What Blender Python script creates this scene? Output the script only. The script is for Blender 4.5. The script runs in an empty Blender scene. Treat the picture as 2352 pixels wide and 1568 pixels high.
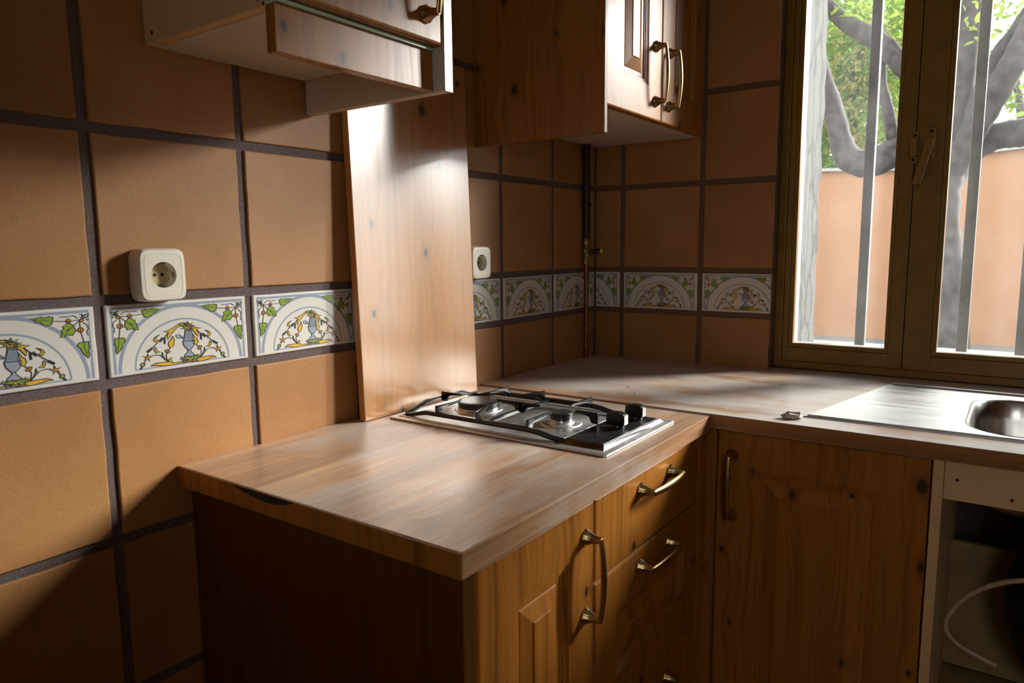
import bpy, bmesh, math, random
from mathutils import Vector, Matrix, Euler

random.seed(7)
S = bpy.context.scene
COL = S.collection
PI = math.pi

# ------------------------------------------------------------------ camera
cam_d = bpy.data.cameras.new('camera')
cam = bpy.data.objects.new('camera', cam_d)
COL.objects.link(cam)
cam.location = (1.10101, -2.00825, 1.24874)
cam.rotation_euler = (1.43872, 0.00945, 0.6172)
cam_d.sensor_width = 36.0
cam_d.lens = 1635.02 / 2352 * 36.0
cam_d.clip_start = 0.02
cam_d.dof.use_dof = True
cam_d.dof.focus_distance = 1.6
cam_d.dof.aperture_fstop = 8.0
S.camera = cam

# ------------------------------------------------------------------ light
SUN_DIR = Vector((0.84, 1.0, 0.53))          # towards the hazy sun
SUN_STRENGTH = 16.0
SUN_ANGLE = 21.0
SKY_STRENGTH = 5.5
EXPOSURE = 0.0

w = bpy.data.worlds.new('overcast_sky')
S.world = w
w.use_nodes = True
bg = w.node_tree.nodes['Background']
bg.inputs['Color'].default_value = (1.0, 0.99, 0.975, 1)
bg.inputs['Strength'].default_value = SKY_STRENGTH

sun_d = bpy.data.lights.new('hazy_sun', 'SUN')
sun_d.energy = SUN_STRENGTH
sun_d.angle = math.radians(SUN_ANGLE)
sun_d.color = (1.0, 0.97, 0.92)
sun = bpy.data.objects.new('hazy_sun', sun_d)
sun.rotation_euler = SUN_DIR.to_track_quat('Z', 'Y').to_euler()
sun.location = (4, 6, 5)
COL.objects.link(sun)

vs = S.view_settings
vs.view_transform = 'Standard'
vs.look = 'None'
vs.exposure = EXPOSURE
vs.gamma = 1.0
vs.use_curve_mapping = False
S.cycles.use_denoising = True
S.cycles.max_bounces = 10
S.cycles.diffuse_bounces = 5
S.cycles.glossy_bounces = 4
S.cycles.transparent_max_bounces = 16
S.cycles.sample_clamp_indirect = 6.0
S.cycles.caustics_reflective = False
S.cycles.caustics_refractive = False


# ------------------------------------------------------------------ materials
def new_mat(name):
    m = bpy.data.materials.new(name)
    m.use_nodes = True
    nt = m.node_tree
    return m, nt, nt.nodes['Principled BSDF']


def nd(nt, typ, **kw):
    n = nt.nodes.new(typ)
    for k, v in kw.items():
        if k in n.inputs.keys():
            n.inputs[k].default_value = v
        else:
            setattr(n, k, v)
    return n


def lk(nt, a, b):
    nt.links.new(a, b)


def ramp(nt, fac, stops):
    r = nt.nodes.new('ShaderNodeValToRGB')
    e = r.color_ramp.elements
    while len(e) < len(stops):
        e.new(0.5)
    for i, (p, c) in enumerate(stops):
        e[i].position = p
        e[i].color = (*c, 1) if len(c) == 3 else c
    lk(nt, fac, r.inputs['Fac'])
    return r.outputs['Color']


def mth(nt, op, a, b=None, c=None):
    n = nt.nodes.new('ShaderNodeMath')
    n.operation = op
    for i, v in enumerate((a, b, c)):
        if v is None:
            continue
        if isinstance(v, (int, float)):
            n.inputs[i].default_value = v
        else:
            lk(nt, v, n.inputs[i])
    return n.outputs[0]


def mixc(nt, fac, a, b, mode='MIX'):
    n = nt.nodes.new('ShaderNodeMix')
    n.data_type = 'RGBA'
    n.blend_type = mode
    for k, v in (('Factor', fac), ('A', a), ('B', b)):
        idx = {'Factor': 0, 'A': 6, 'B': 7}[k]
        if isinstance(v, (int, float)):
            n.inputs[idx].default_value = v
        elif isinstance(v, tuple):
            n.inputs[idx].default_value = (*v, 1) if len(v) == 3 else v
        else:
            lk(nt, v, n.inputs[idx])
    return n.outputs[2]


def coords(nt, scale=(1, 1, 1), rand=0.0):
    """World position times scale, plus an offset that differs per object."""
    g = nt.nodes.new('ShaderNodeNewGeometry')
    out = g.outputs['Position']
    if rand:
        oi = nt.nodes.new('ShaderNodeObjectInfo')
        v = nt.nodes.new('ShaderNodeVectorMath')
        v.operation = 'MULTIPLY_ADD'
        cx = nt.nodes.new('ShaderNodeCombineXYZ')
        for k in range(3):
            lk(nt, mth(nt, 'MULTIPLY', oi.outputs['Random'], rand * (1 + .37 * k)), cx.inputs[k])
        v.inputs[1].default_value = (1, 1, 1)
        lk(nt, out, v.inputs[0])
        lk(nt, cx.outputs[0], v.inputs[2])
        out = v.outputs[0]
    m = nt.nodes.new('ShaderNodeVectorMath')
    m.operation = 'MULTIPLY'
    m.inputs[1].default_value = scale
    lk(nt, out, m.inputs[0])
    return m.outputs[0]


def noise(nt, vec, scale, detail=3, rough=.55, dist=0.0):
    n = nd(nt, 'ShaderNodeTexNoise', Scale=scale, Detail=detail, Roughness=rough, Distortion=dist)
    lk(nt, vec, n.inputs['Vector'])
    return n.outputs['Fac']


def bump(nt, bsdf, h, strength=.2, dist=.002):
    b = nd(nt, 'ShaderNodeBump', Strength=strength, Distance=dist)
    lk(nt, h, b.inputs['Height'])
    lk(nt, b.outputs[0], bsdf.inputs['Normal'])


def plain(name, col, rough=.5, metal=0.0, spec=.5, var=.06, nscale=40, bmp=0.0):
    m, nt, b = new_mat(name)
    n = noise(nt, coords(nt), nscale, 4)
    lo = tuple(c * (1 - var * 2) for c in col)
    hi = tuple(min(1, c * (1 + var)) for c in col)
    lk(nt, ramp(nt, n, [(.3, lo), (.7, hi)]), b.inputs['Base Color'])
    b.inputs['Roughness'].default_value = rough
    b.inputs['Metallic'].default_value = metal
    b.inputs['Specular IOR Level'].default_value = spec
    if bmp:
        bump(nt, b, n, bmp)
    return m


def pine(name, axis='z', spec=.6, light=(.46, .176, .026), dark=(.22, .066, .008), rough=(.26, .40), gain=1.0, knots=True, coat=0.0):
    m, nt, b = new_mat(name)
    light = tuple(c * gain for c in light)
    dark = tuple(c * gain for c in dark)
    if axis == 'z':
        ks, gs, fs = (9, 9, 4.6), (5, 5, .6), (1, 1, .02)
    elif axis == 'y':
        ks, gs, fs = (9, 4.6, 9), (5, .6, 5), (1, .02, 1)
    else:
        ks, gs, fs = (4.6, 9, 9), (.6, 5, 5), (.02, 1, 1)
    R = 5.3
    vor = nd(nt, 'ShaderNodeTexVoronoi', Scale=1.0, Randomness=1.0)
    vor.voronoi_dimensions = '2D'
    geo = nt.nodes.new('ShaderNodeNewGeometry')
    nrm = nt.nodes.new('ShaderNodeSeparateXYZ')
    lk(nt, geo.outputs['True Normal'], nrm.inputs[0])
    p0 = nt.nodes.new('ShaderNodeSeparateXYZ')
    lk(nt, coords(nt, (1, 1, 1), R), p0.inputs[0])
    across = mth(nt, 'ADD', mth(nt, 'MULTIPLY', p0.outputs[0], mth(nt, 'GREATER_THAN', mth(nt, 'ABSOLUTE', nrm.outputs[1]), .7)),
                 mth(nt, 'MULTIPLY', p0.outputs[1], mth(nt, 'LESS_THAN', mth(nt, 'ABSOLUTE', nrm.outputs[1]), .7)))
    kc = nt.nodes.new('ShaderNodeCombineXYZ')
    lk(nt, mth(nt, 'MULTIPLY', across, 8.5), kc.inputs[0])
    lk(nt, mth(nt, 'MULTIPLY', p0.outputs[2], 5.6), kc.inputs[1])
    lk(nt, kc.outputs[0], vor.inputs['Vector'])
    d = vor.outputs['Distance']
    low = noise(nt, coords(nt, gs, R), 1.0, 2)
    p = coords(nt, (1, 1, 1), R)
    sep = nt.nodes.new('ShaderNodeSeparateXYZ')
    lk(nt, p, sep.inputs[0])
    if axis == 'z':
        u = mth(nt, 'ADD', sep.outputs[0], sep.outputs[1]); v = sep.outputs[2]
    elif axis == 'y':
        u = mth(nt, 'ADD', sep.outputs[0], sep.outputs[2]); v = sep.outputs[1]
    else:
        u = mth(nt, 'ADD', sep.outputs[1], sep.outputs[2]); v = sep.outputs[0]
    eye = mth(nt, 'DIVIDE', .55, mth(nt, 'ADD', d, .22)) if knots else 0.0
    q = mth(nt, 'MULTIPLY_ADD', u, 70.0, mth(nt, 'MULTIPLY', low, 4.5))
    q = mth(nt, 'ADD', q, eye)
    cx = nt.nodes.new('ShaderNodeCombineXYZ')
    lk(nt, q, cx.inputs[0])
    lk(nt, mth(nt, 'MULTIPLY', v, 1.1), cx.inputs[1])
    g1 = noise(nt, cx.outputs[0], 1.3, 5, .62)
    fine = noise(nt, coords(nt, tuple(260 * f for f in fs), R), 1.0, 3, .6)
    col = ramp(nt, g1, [(.30, dark), (.46, tuple((a * .6 + c * .4) for a, c in zip(light, dark))), (.60, light)])
    col = mixc(nt, mth(nt, 'MULTIPLY', fine, .55), col, tuple(c * .62 for c in light), 'MIX')
    # grey-dark streaks
    st = noise(nt, coords(nt, tuple(30 * f for f in fs), R), 1.0, 2)
    stm = ramp(nt, st, [(.56, (0, 0, 0)), (.78, (1, 1, 1))])
    col = mixc(nt, mth(nt, 'MULTIPLY', stm, .6), col, tuple(c * .45 for c in dark))
    if knots:
        sepc = nt.nodes.new('ShaderNodeSeparateColor')
        lk(nt, vor.outputs['Color'], sepc.inputs[0])
        pick = mth(nt, 'GREATER_THAN', sepc.outputs[0], .25)
        size = mth(nt, 'MULTIPLY_ADD', sepc.outputs[1], 1.1, .75)
        d = mth(nt, 'MULTIPLY', d, size)
        d = mth(nt, 'ADD', d, mth(nt, 'MULTIPLY_ADD', noise(nt, coords(nt, (55, 55, 40), R), 1.0, 3), .05, -.025))
        halo = ramp(nt, d, [(.04, (1, 1, 1)), (.20, (0, 0, 0))])
        core = ramp(nt, d, [(.040, (1, 1, 1)), (.075, (0, 0, 0))])
        col = mixc(nt, mth(nt, 'MULTIPLY', mth(nt, 'MULTIPLY', halo, pick), .45), col, tuple(c * .55 for c in dark))
        col = mixc(nt, mth(nt, 'MULTIPLY', mth(nt, 'MULTIPLY', core, pick), .88), col, (.022, .011, .006))
    lk(nt, col, b.inputs['Base Color'])
    rr = nd(nt, 'ShaderNodeMapRange')
    lk(nt, g1, rr.inputs['Value'])
    rr.inputs['To Min'].default_value = rough[1]
    rr.inputs['To Max'].default_value = rough[0]
    lk(nt, rr.outputs[0], b.inputs['Roughness'])
    b.inputs['Specular IOR Level'].default_value = spec
    b.inputs['Coat Weight'].default_value = coat
    b.inputs['Coat Roughness'].default_value = .21
    b.inputs['Coat IOR'].default_value = 1.95
    bump(nt, b, mth(nt, 'ADD', g1, mth(nt, 'MULTIPLY', fine, .5)), .06, .001)
    return m


def staves(name, axis, w0=.44, w1=.62, wf=.55):
    """Glued-stave worktop: strips along one axis, greyed by worn, dusty patches and, crosswise, by painted daylight."""
    m, nt, b = new_mat(name)
    p = coords(nt)
    sep = nt.nodes.new('ShaderNodeSeparateXYZ')
    lk(nt, p, sep.inputs[0])
    cx = nt.nodes.new('ShaderNodeCombineXYZ')
    a, c = (sep.outputs[1], sep.outputs[0]) if axis == 'y' else (sep.outputs[0], sep.outputs[1])
    lk(nt, a, cx.inputs[0])
    lk(nt, c, cx.inputs[1])
    br = nd(nt, 'ShaderNodeTexBrick', Scale=1.0)
    br.offset = .37
    br.inputs['Brick Width'].default_value = .42
    br.inputs['Row Height'].default_value = .041
    br.inputs['Mortar Size'].default_value = .0004
    br.inputs['Color1'].default_value = (0, 0, 0, 1)
    br.inputs['Color2'].default_value = (1, 1, 1, 1)
    br.inputs['Mortar'].default_value = (.2, .2, .2, 1)
    lk(nt, cx.outputs[0], br.inputs['Vector'])
    base = ramp(nt, br.outputs['Color'], [(0, (.36, .185, .085)), (.5, (.47, .260, .130)), (1, (.56, .335, .185))])
    gsc = (120, 3.5, 120) if axis == 'y' else (3.5, 120, 120)
    g = noise(nt, coords(nt, gsc), 1.0, 4)
    col = mixc(nt, .55, base, ramp(nt, g, [(.3, (.38, .33, .29)), (.7, (1.3, 1.25, 1.2))]), 'MULTIPLY')
    wsc = (8, 3.4, 8) if axis == 'y' else (3.4, 8, 8)
    wear_and_light = noise(nt, coords(nt, wsc), 1.0, 5, .65)
    wm = ramp(nt, wear_and_light, [(w0, (0, 0, 0)), (w1, (1, 1, 1))])
    col = mixc(nt, mth(nt, 'MULTIPLY', wm, wf), col, (.52, .50, .48))
    lk(nt, col, b.inputs['Base Color'])
    rr = nd(nt, 'ShaderNodeMapRange')
    lk(nt, wear_and_light, rr.inputs['Value'])
    rr.inputs['From Min'].default_value = .3
    rr.inputs['From Max'].default_value = .7
    rr.inputs['To Min'].default_value = .30
    rr.inputs['To Max'].default_value = .48
    lk(nt, rr.outputs[0], b.inputs['Roughness'])
    b.inputs['Specular IOR Level'].default_value = .6
    b.inputs['Sheen Weight'].default_value = .15
    b.inputs['Sheen Roughness'].default_value = .35
    b.inputs['Sheen Tint'].default_value = (1, .98, .95, 1)
    bump(nt, b, g, .05, .001)
    return m


def terracotta(name):
    m, nt, b = new_mat(name)
    p = coords(nt, (1, 1, 1), 3.1)
    n1 = noise(nt, p, 5, 3)
    n2 = noise(nt, p, 420, 3, .7)
    n3 = noise(nt, p, 60, 2)
    oi = nt.nodes.new('ShaderNodeObjectInfo')
    c = ramp(nt, n1, [(.3, (.335, .155, .050)), (.55, (.390, .186, .064)), (.75, (.435, .220, .083))])
    c = mixc(nt, .35, c, ramp(nt, n2, [(.32, (.55, .5, .45)), (.5, (1, 1, 1)), (.7, (1.25, 1.25, 1.25))]), 'MULTIPLY')
    sp = ramp(nt, n3, [(.20, (1, 1, 1)), (.245, (0, 0, 0))])
    c = mixc(nt, mth(nt, 'MULTIPLY', sp, .55), c, (.10, .045, .02))
    hv = mth(nt, 'MULTIPLY_ADD', oi.outputs['Random'], .18, .91)
    cc = nt.nodes.new('ShaderNodeCombineColor')
    for k in range(3):
        lk(nt, hv, cc.inputs[k])
    c = mixc(nt, 1.0, c, cc.outputs[0], 'MULTIPLY')
    lk(nt, c, b.inputs['Base Color'])
    b.inputs['Roughness'].default_value = .52
    b.inputs['Specular IOR Level'].default_value = .4
    bump(nt, b, mth(nt, 'ADD', n2, mth(nt, 'MULTIPLY', n1, .8)), .22, .0015)
    return m


def grout_mat(name, a=(.045, .033, .034), b_=(.135, .102, .100), c_=(.26, .22, .215)):
    m, nt, b = new_mat(name)
    p = coords(nt)
    n2 = noise(nt, p, 600, 4, .7)
    n1 = noise(nt, p, 14, 2)
    c = ramp(nt, n2, [(.3, a), (.52, b_), (.70, c_)])
    c = mixc(nt, mth(nt, 'MULTIPLY', n1, .35), c, (.12, .058, .050))
    lk(nt, c, b.inputs['Base Color'])
    b.inputs['Roughness'].default_value = .9
    bump(nt, b, n2, .6, .002)
    return m


def steel(name, rough=.22, col=(.62, .62, .61), streak=(3, 120, 120)):
    m, nt, b = new_mat(name)
    n = noise(nt, coords(nt, streak), 1.0, 3)
    lk(nt, ramp(nt, n, [(.3, tuple(c * .85 for c in col)), (.7, col)]), b.inputs['Base Color'])
    b.inputs['Metallic'].default_value = 1
    rr = nd(nt, 'ShaderNodeMapRange')
    lk(nt, n, rr.inputs['Value'])
    rr.inputs['To Min'].default_value = rough * .75
    rr.inputs['To Max'].default_value = rough * 1.3
    lk(nt, rr.outputs[0], b.inputs['Roughness'])
    return m


def vcol_mat(name, rough=.3):
    m, nt, b = new_mat(name)
    a = nt.nodes.new('ShaderNodeVertexColor')
    a.layer_name = 'Col'
    n = noise(nt, coords(nt), 900, 2)
    c = mixc(nt, .25, a.outputs['Color'], ramp(nt, n, [(.3, (.8, .8, .8)), (.7, (1.1, 1.1, 1.1))]), 'MULTIPLY')
    lk(nt, c, b.inputs['Base Color'])
    b.inputs['Roughness'].default_value = rough
    return m


def glass_mat(name, haze=.018):
    """Thin dusty pane: clear transmission, a Fresnel reflection and a veil of dust."""
    m = bpy.data.materials.new(name)
    m.use_nodes = True
    nt = m.node_tree
    nt.nodes.clear()
    out = nt.nodes.new('ShaderNodeOutputMaterial')
    tr = nd(nt, 'ShaderNodeBsdfTransparent', Color=(.96, .97, .96, 1))
    gl = nd(nt, 'ShaderNodeBsdfGlossy', Roughness=.02)
    fr = nd(nt, 'ShaderNodeFresnel', IOR=1.3)
    mx = nt.nodes.new('ShaderNodeMixShader')
    lk(nt, fr.outputs[0], mx.inputs[0]); lk(nt, tr.outputs[0], mx.inputs[1]); lk(nt, gl.outputs[0], mx.inputs[2])
    dt = nd(nt, 'ShaderNodeBsdfTranslucent', Color=(.9, .9, .88, 1))
    spots = noise(nt, coords(nt), 230, 2, .8)
    broad = noise(nt, coords(nt), 9, 3)
    f = mth(nt, 'MULTIPLY', broad, haze * 2)
    f = mth(nt, 'ADD', f, mth(nt, 'MULTIPLY', ramp(nt, spots, [(.70, (0, 0, 0)), (.76, (1, 1, 1))]), .10))
    m2 = nt.nodes.new('ShaderNodeMixShader')
    lk(nt, f, m2.inputs[0]); lk(nt, mx.outputs[0], m2.inputs[1]); lk(nt, dt.outputs[0], m2.inputs[2])
    lk(nt, m2.outputs[0], out.inputs['Surface'])
    return m


def leaf_mat(name, c1, c2):
    m = bpy.data.materials.new(name)
    m.use_nodes = True
    nt = m.node_tree
    nt.nodes.clear()
    out = nt.nodes.new('ShaderNodeOutputMaterial')
    n = noise(nt, coords(nt), 2.6, 4, .7)
    c = ramp(nt, n, [(.30, c1), (.72, c2)])
    d = nt.nodes.new('ShaderNodeBsdfDiffuse'); t = nt.nodes.new('ShaderNodeBsdfTranslucent')
    lk(nt, c, d.inputs['Color']); lk(nt, c, t.inputs['Color'])
    mx = nt.nodes.new('ShaderNodeMixShader'); mx.inputs[0].default_value = .55
    lk(nt, d.outputs[0], mx.inputs[1]); lk(nt, t.outputs[0], mx.inputs[2])
    lk(nt, mx.outputs[0], out.inputs['Surface'])
    return m


def stucco(name, lo, hi):
    m, nt, b = new_mat(name)
    n = noise(nt, coords(nt, (1, 1, .5)), 1.6, 5, .6)
    f = noise(nt, coords(nt), 60, 3)
    c = ramp(nt, n, [(.3, lo), (.7, hi)])
    lk(nt, c, b.inputs['Base Color'])
    b.inputs['Roughness'].default_value = .9
    bump(nt, b, f, .3, .01)
    return m


def cracked(name):
    m, nt, b = new_mat(name)
    v = nd(nt, 'ShaderNodeTexVoronoi', Scale=1.0, feature='DISTANCE_TO_EDGE')
    nn = nd(nt, 'ShaderNodeTexNoise', Scale=7.0, Detail=4.0)
    p = coords(nt, (14, 14, 3.6))
    lk(nt, coords(nt), nn.inputs['Vector'])
    vm = nt.nodes.new('ShaderNodeVectorMath'); vm.operation = 'MULTIPLY_ADD'
    vm.inputs[1].default_value = (1.4, 1.4, 1.4)
    lk(nt, nn.outputs['Color'], vm.inputs[0]); lk(nt, p, vm.inputs[2])
    lk(nt, vm.outputs[0], v.inputs['Vector'])
    cr = ramp(nt, v.outputs['Distance'], [(.0, (.008, .008, .008)), (.045, (.030, .030, .0295)), (.10, (.066, .066, .065))])
    g = noise(nt, coords(nt, (40, 40, 5)), 1.0, 4)
    c = mixc(nt, .6, cr, ramp(nt, g, [(.3, (.6, .6, .6)), (.7, (1.1, 1.1, 1.1))]), 'MULTIPLY')
    lk(nt, c, b.inputs['Base Color'])
    b.inputs['Roughness'].default_value = .9
    bump(nt, b, cr, .5, .006)
    return m


M_TILE = terracotta('terracotta_tile')
M_GROUT = grout_mat('dark_grout')
M_GROUT_B = grout_mat('brown_grout', (.07, .045, .03), (.17, .10, .06), (.27, .18, .12))
M_DECOR = vcol_mat('glazed_painted_tile', .22)
M_PINE = pine('honey_pine')
M_PINE_SHADED = pine('shaded_pine', gain=.26)  # same pine darkened: shade of the end panel and plinths put into the colour
M_PINE_HALFSHADED = pine('half_shaded_pine', gain=.72)  # same pine with milder shade in its colour, corner cabinet end panel
M_PINE_L = pine('board_pine', light=(.61, .275, .075), dark=(.44, .19, .052), rough=(.30, .40), spec=.6, coat=1.0)
M_PINE_X = pine('worktop_edge_pine', axis='x', light=(.42, .20, .07), dark=(.26, .11, .032), knots=False)
M_STAVE_Y = staves('stave_worktop_lengthwise', 'y')
M_STAVE_X = staves('stave_worktop_crosswise_lit', 'x', .36, .52, .78)  # stronger greying here also paints in the whitening by window light
M_WHITE = plain('cream_melamine', (.74, .51, .27), .42, var=.03)
M_WHITE_G = plain('white_melamine', (.66, .60, .53), .5, var=.03)
M_BACK = plain('brown_hardboard_shaded', (.34, .25, .11), .6)  # hardboard brown, darkened for the shade inside the sink unit
M_IVORY = plain('ivory_plastic', (.78, .74, .64), .35, var=.02)
M_SOCKET = plain('yellowed_plastic', (.55, .47, .26), .35, var=.05)
M_HOLE = plain('dark_hole', (.02, .016, .012), .8)
M_BRASS = plain('antique_brass', (.42, .29, .13), .30, metal=1.0, var=.12, nscale=80)
M_STEEL = steel('brushed_steel', .44, (.78, .78, .77))
M_SINK = steel('sink_steel', .44, (.74, .74, .73), (5, 60, 60))
M_BOWL = steel('bowl_steel', .24, (.60, .59, .57), (60, 60, 4))
M_CHROME = plain('polished_chrome', (.72, .72, .72), .10, metal=1.0, var=.02)
M_BLACK = plain('black_enamel', (.010, .010, .011), .18, var=.1)
M_BLACK_M = plain('black_plastic', (.012, .012, .013), .32, var=.1)
M_PANEL = plain('black_panel', (.018, .018, .019), .34, var=.2, nscale=300)
M_CAP = plain('burner_cap', (.045, .042, .040), .30, var=.25, nscale=60)
M_FRAME = plain('brown_window_paint', (.25, .138, .014), .40, var=.10, nscale=18, bmp=.06)
M_FRAME_W = plain('pale_frame_paint', (.36, .36, .35), .5, var=.03)
M_LATCH = plain('bronze_latch', (.34, .20, .05), .36, metal=.3, var=.15)
M_GLASS = glass_mat('dusty_glass')
M_GREENGLASS = plain('green_glass_edge', (.62, .86, .66), .2, var=.03)
M_BAR = plain('grey_iron_bar', (.15, .15, .15), .45, var=.15, nscale=120)
M_REVEAL = cracked('cracked_grey_plaster')
M_SILL = stucco('pale_sill', (.16, .16, .158), (.20, .20, .198))
M_ORANGE = stucco('orange_garden_stucco', (.245, .128, .070), (.275, .152, .088))
M_COPING = stucco('white_coping', (.22, .22, .215), (.26, .26, .255))
M_GROUND = stucco('pale_gravel', (.10, .10, .098), (.125, .125, .12))
M_BARK = plain('grey_bark', (.040, .036, .035), .9, var=.42, nscale=11, bmp=.8)
M_LEAF_A = leaf_mat('green_leaves', (.06, .17, .06), (.26, .33, .09))
M_LEAF_B = leaf_mat('yellow_green_leaves', (.09, .19, .035), (.27, .32, .07))
M_LEAF_C = leaf_mat('ochre_leaves', (.13, .15, .05), (.28, .24, .08))
M_PIPE = plain('aged_copper', (.24, .10, .045), .38, metal=.8, var=.25, nscale=50)
M_PIPE_D = plain('dark_steel_pipe', (.030, .024, .018), .45, metal=.4, var=.2)
M_VALVE = plain('dull_brass_valve', (.30, .22, .10), .38, metal=.9, var=.15)
M_YELLOW = plain('yellow_cap', (.75, .50, .03), .4)
M_HOSE = plain('cloudy_hose', (.55, .42, .28), .35)
M_DUCT = plain('black_duct', (.020, .016, .013), .42)
M_FOIL = plain('crumpled_foil', (.62, .52, .50), .35, metal=.55, var=.15, nscale=160)
M_CRUMB = plain('pale_crumbs', (.62, .58, .5), .8)
M_CEIL = plain('cream_ceiling', (.66, .55, .42), .9, var=.03)
M_FLOOR = plain('clay_floor_tile', (.50, .30, .14), .6, var=.15, nscale=12)
M_ROOM = plain('ochre_far_wall', (.45, .24, .075), .8, var=.1, nscale=6)
M_WORN = plain('worn_dark', (.03, .02, .012), .9)  # dark tone of the worn patch on the edge band


# ------------------------------------------------------------------ mesh helpers
class MB:
    """Collects shapes in world coordinates, then links them as ONE mesh object."""

    def __init__(self):
        self.v = []
        self.f = []
        self.mi = []
        self.mats = []

    def mat(self, m):
        if m is None:
            return 0
        if m not in self.mats:
            self.mats.append(m)
        return self.mats.index(m)

    def add(self, vs, fs, m=None):
        o = len(self.v)
        self.v += [Vector(p) for p in vs]
        k = self.mat(m)
        for f in fs:
            self.f.append([i + o for i in f])
            self.mi.append(k)
        return self

    def box(self, x0, x1, y0, y1, z0, z1, m=None):
        P = [(x0, y0, z0), (x1, y0, z0), (x1, y1, z0), (x0, y1, z0), (x0, y0, z1), (x1, y0, z1), (x1, y1, z1), (x0, y1, z1)]
        F = [(0, 3, 2, 1), (4, 5, 6, 7), (0, 1, 5, 4), (1, 2, 6, 5), (2, 3, 7, 6), (3, 0, 4, 7)]
        return self.add(P, F, m)

    def prism(self, pts, z0, z1, m=None, axis='z'):
        n = len(pts)
        def P(a, b, c):
            return {'z': (a, b, c), 'y': (a, c, b), 'x': (c, a, b)}[axis]
        vs = [P(a, b, z0) for a, b in pts] + [P(a, b, z1) for a, b in pts]
        fs = [list(range(n))[::-1], list(range(n, 2 * n))]
        fs += [(i, (i + 1) % n, n + (i + 1) % n, n + i) for i in range(n)]
        return self.add(vs, fs, m)

    def lathe(self, prof, origin, axis=(0, 0, 1), n=24, m=None, flute=0.0, nf=8, caps=True):
        q = Vector(axis).normalized().to_track_quat('Z', 'Y')
        o = Vector(origin)
        vs, fs = [], []
        for r, h in prof:
            for k in range(n):
                a = 2 * PI * k / n
                rr = r * (1 + flute * math.cos(nf * a))
                vs.append(o + q @ Vector((rr * math.cos(a), rr * math.sin(a), h)))
        for i in range(len(prof) - 1):
            for k in range(n):
                fs.append((i * n + k, i * n + (k + 1) % n, (i + 1) * n + (k + 1) % n, (i + 1) * n + k))
        if caps:
            fs.append(list(range(n))[::-1])
            e = (len(prof) - 1) * n
            fs.append([e + k for k in range(n)])
        return self.add(vs, fs, m)

    def tube(self, pts, rad, n=10, m=None, squash=None, caps=True):
        """Sweep a circle (or an ellipse: squash=(direction, factor)) along points."""
        pts = [Vector(p) for p in pts]
        if not isinstance(rad, (list, tuple)):
            rad = [rad] * len(pts)
        vs, fs = [], []
        ref = None
        for i, p in enumerate(pts):
            t = (pts[min(i + 1, len(pts) - 1)] - pts[max(i - 1, 0)]).normalized()
            if squash:
                ref = Vector(squash[0])
            elif ref is None:
                ref = Vector((0, 0, 1)) if abs(t.z) < .9 else Vector((1, 0, 0))
            a = (ref - t * ref.dot(t)).normalized()
            b = t.cross(a)
            if not squash:
                ref = a
            k1, k2 = (squash[1] if squash else 1.0), 1.0
            for k in range(n):
                an = 2 * PI * k / n
                vs.append(p + a * (rad[i] * k1 * math.cos(an)) + b * (rad[i] * k2 * math.sin(an)))
        for i in range(len(pts) - 1):
            for k in range(n):
                fs.append((i * n + k, i * n + (k + 1) % n, (i + 1) * n + (k + 1) % n, (i + 1) * n + k))
        if caps:
            fs.append(list(range(n))[::-1])
            e = (len(pts) - 1) * n
            fs.append([e + k for k in range(n)])
        return self.add(vs, fs, m)

    def build(self, name, mat=None, parent=None, bevel=0.0, seg=2, smooth=False, xf=None, origin=None, recalc=True):
        me = bpy.data.meshes.new(name)
        off = Vector(origin) if origin is not None else (world_loc(parent) if parent else Vector())
        V = [(xf @ p if xf else p) - off for p in self.v]
        me.from_pydata(V, [], self.f)
        mats = self.mats if self.mats else []
        if mat is not None and not mats:
            mats = [mat]
        for mm in mats:
            me.materials.append(mm)
        for i, p in enumerate(me.polygons):
            p.material_index = self.mi[i]
        if bevel or recalc:
            bm = bmesh.new()
            bm.from_mesh(me)
            if recalc:
                bmesh.ops.recalc_face_normals(bm, faces=bm.faces)
            if bevel:
                ed = [e for e in bm.edges if len(e.link_faces) == 2 and e.calc_face_angle(0) > .5]
                bmesh.ops.bevel(bm, geom=ed, offset=bevel, segments=seg, affect='EDGES', profile=.6, clamp_overlap=True)
            bm.to_mesh(me)
            bm.free()
        if smooth:
            for p in me.polygons:
                p.use_smooth = True
            me.set_sharp_from_angle(angle=math.radians(smooth if smooth is not True else 40))
        o = bpy.data.objects.new(name, me)
        COL.objects.link(o)
        if parent is not None:
            o.parent = parent
            if origin is not None:
                o.location = off - world_loc(parent)
        elif origin is not None:
            o.location = off
        return o


def world_loc(o):
    v = Vector()
    while o is not None:
        v += Vector(o.location)
        o = o.parent
    return v


def tag(o, label=None, cat=None, group=None, kind=None):
    if label: o['label'] = label
    if cat: o['category'] = cat
    if group: o['group'] = group
    if kind: o['kind'] = kind
    return o


def thing(name, label, cat, loc=(0, 0, 0), group=None):
    o = bpy.data.objects.new(name, None)
    o.empty_display_size = .05
    COL.objects.link(o)
    o.location = loc
    return tag(o, label, cat, group)


def struct(o):
    o['kind'] = 'structure'
    return o


def inst(mesh, name, parent, wloc, rot=(0, 0, 0)):
    o = bpy.data.objects.new(name, mesh)
    COL.objects.link(o)
    o.parent = parent
    o.location = Vector(wloc) - world_loc(parent)
    o.rotation_euler = rot
    return o


def lerp(a, b, t):
    return a + (b - a) * t


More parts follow.
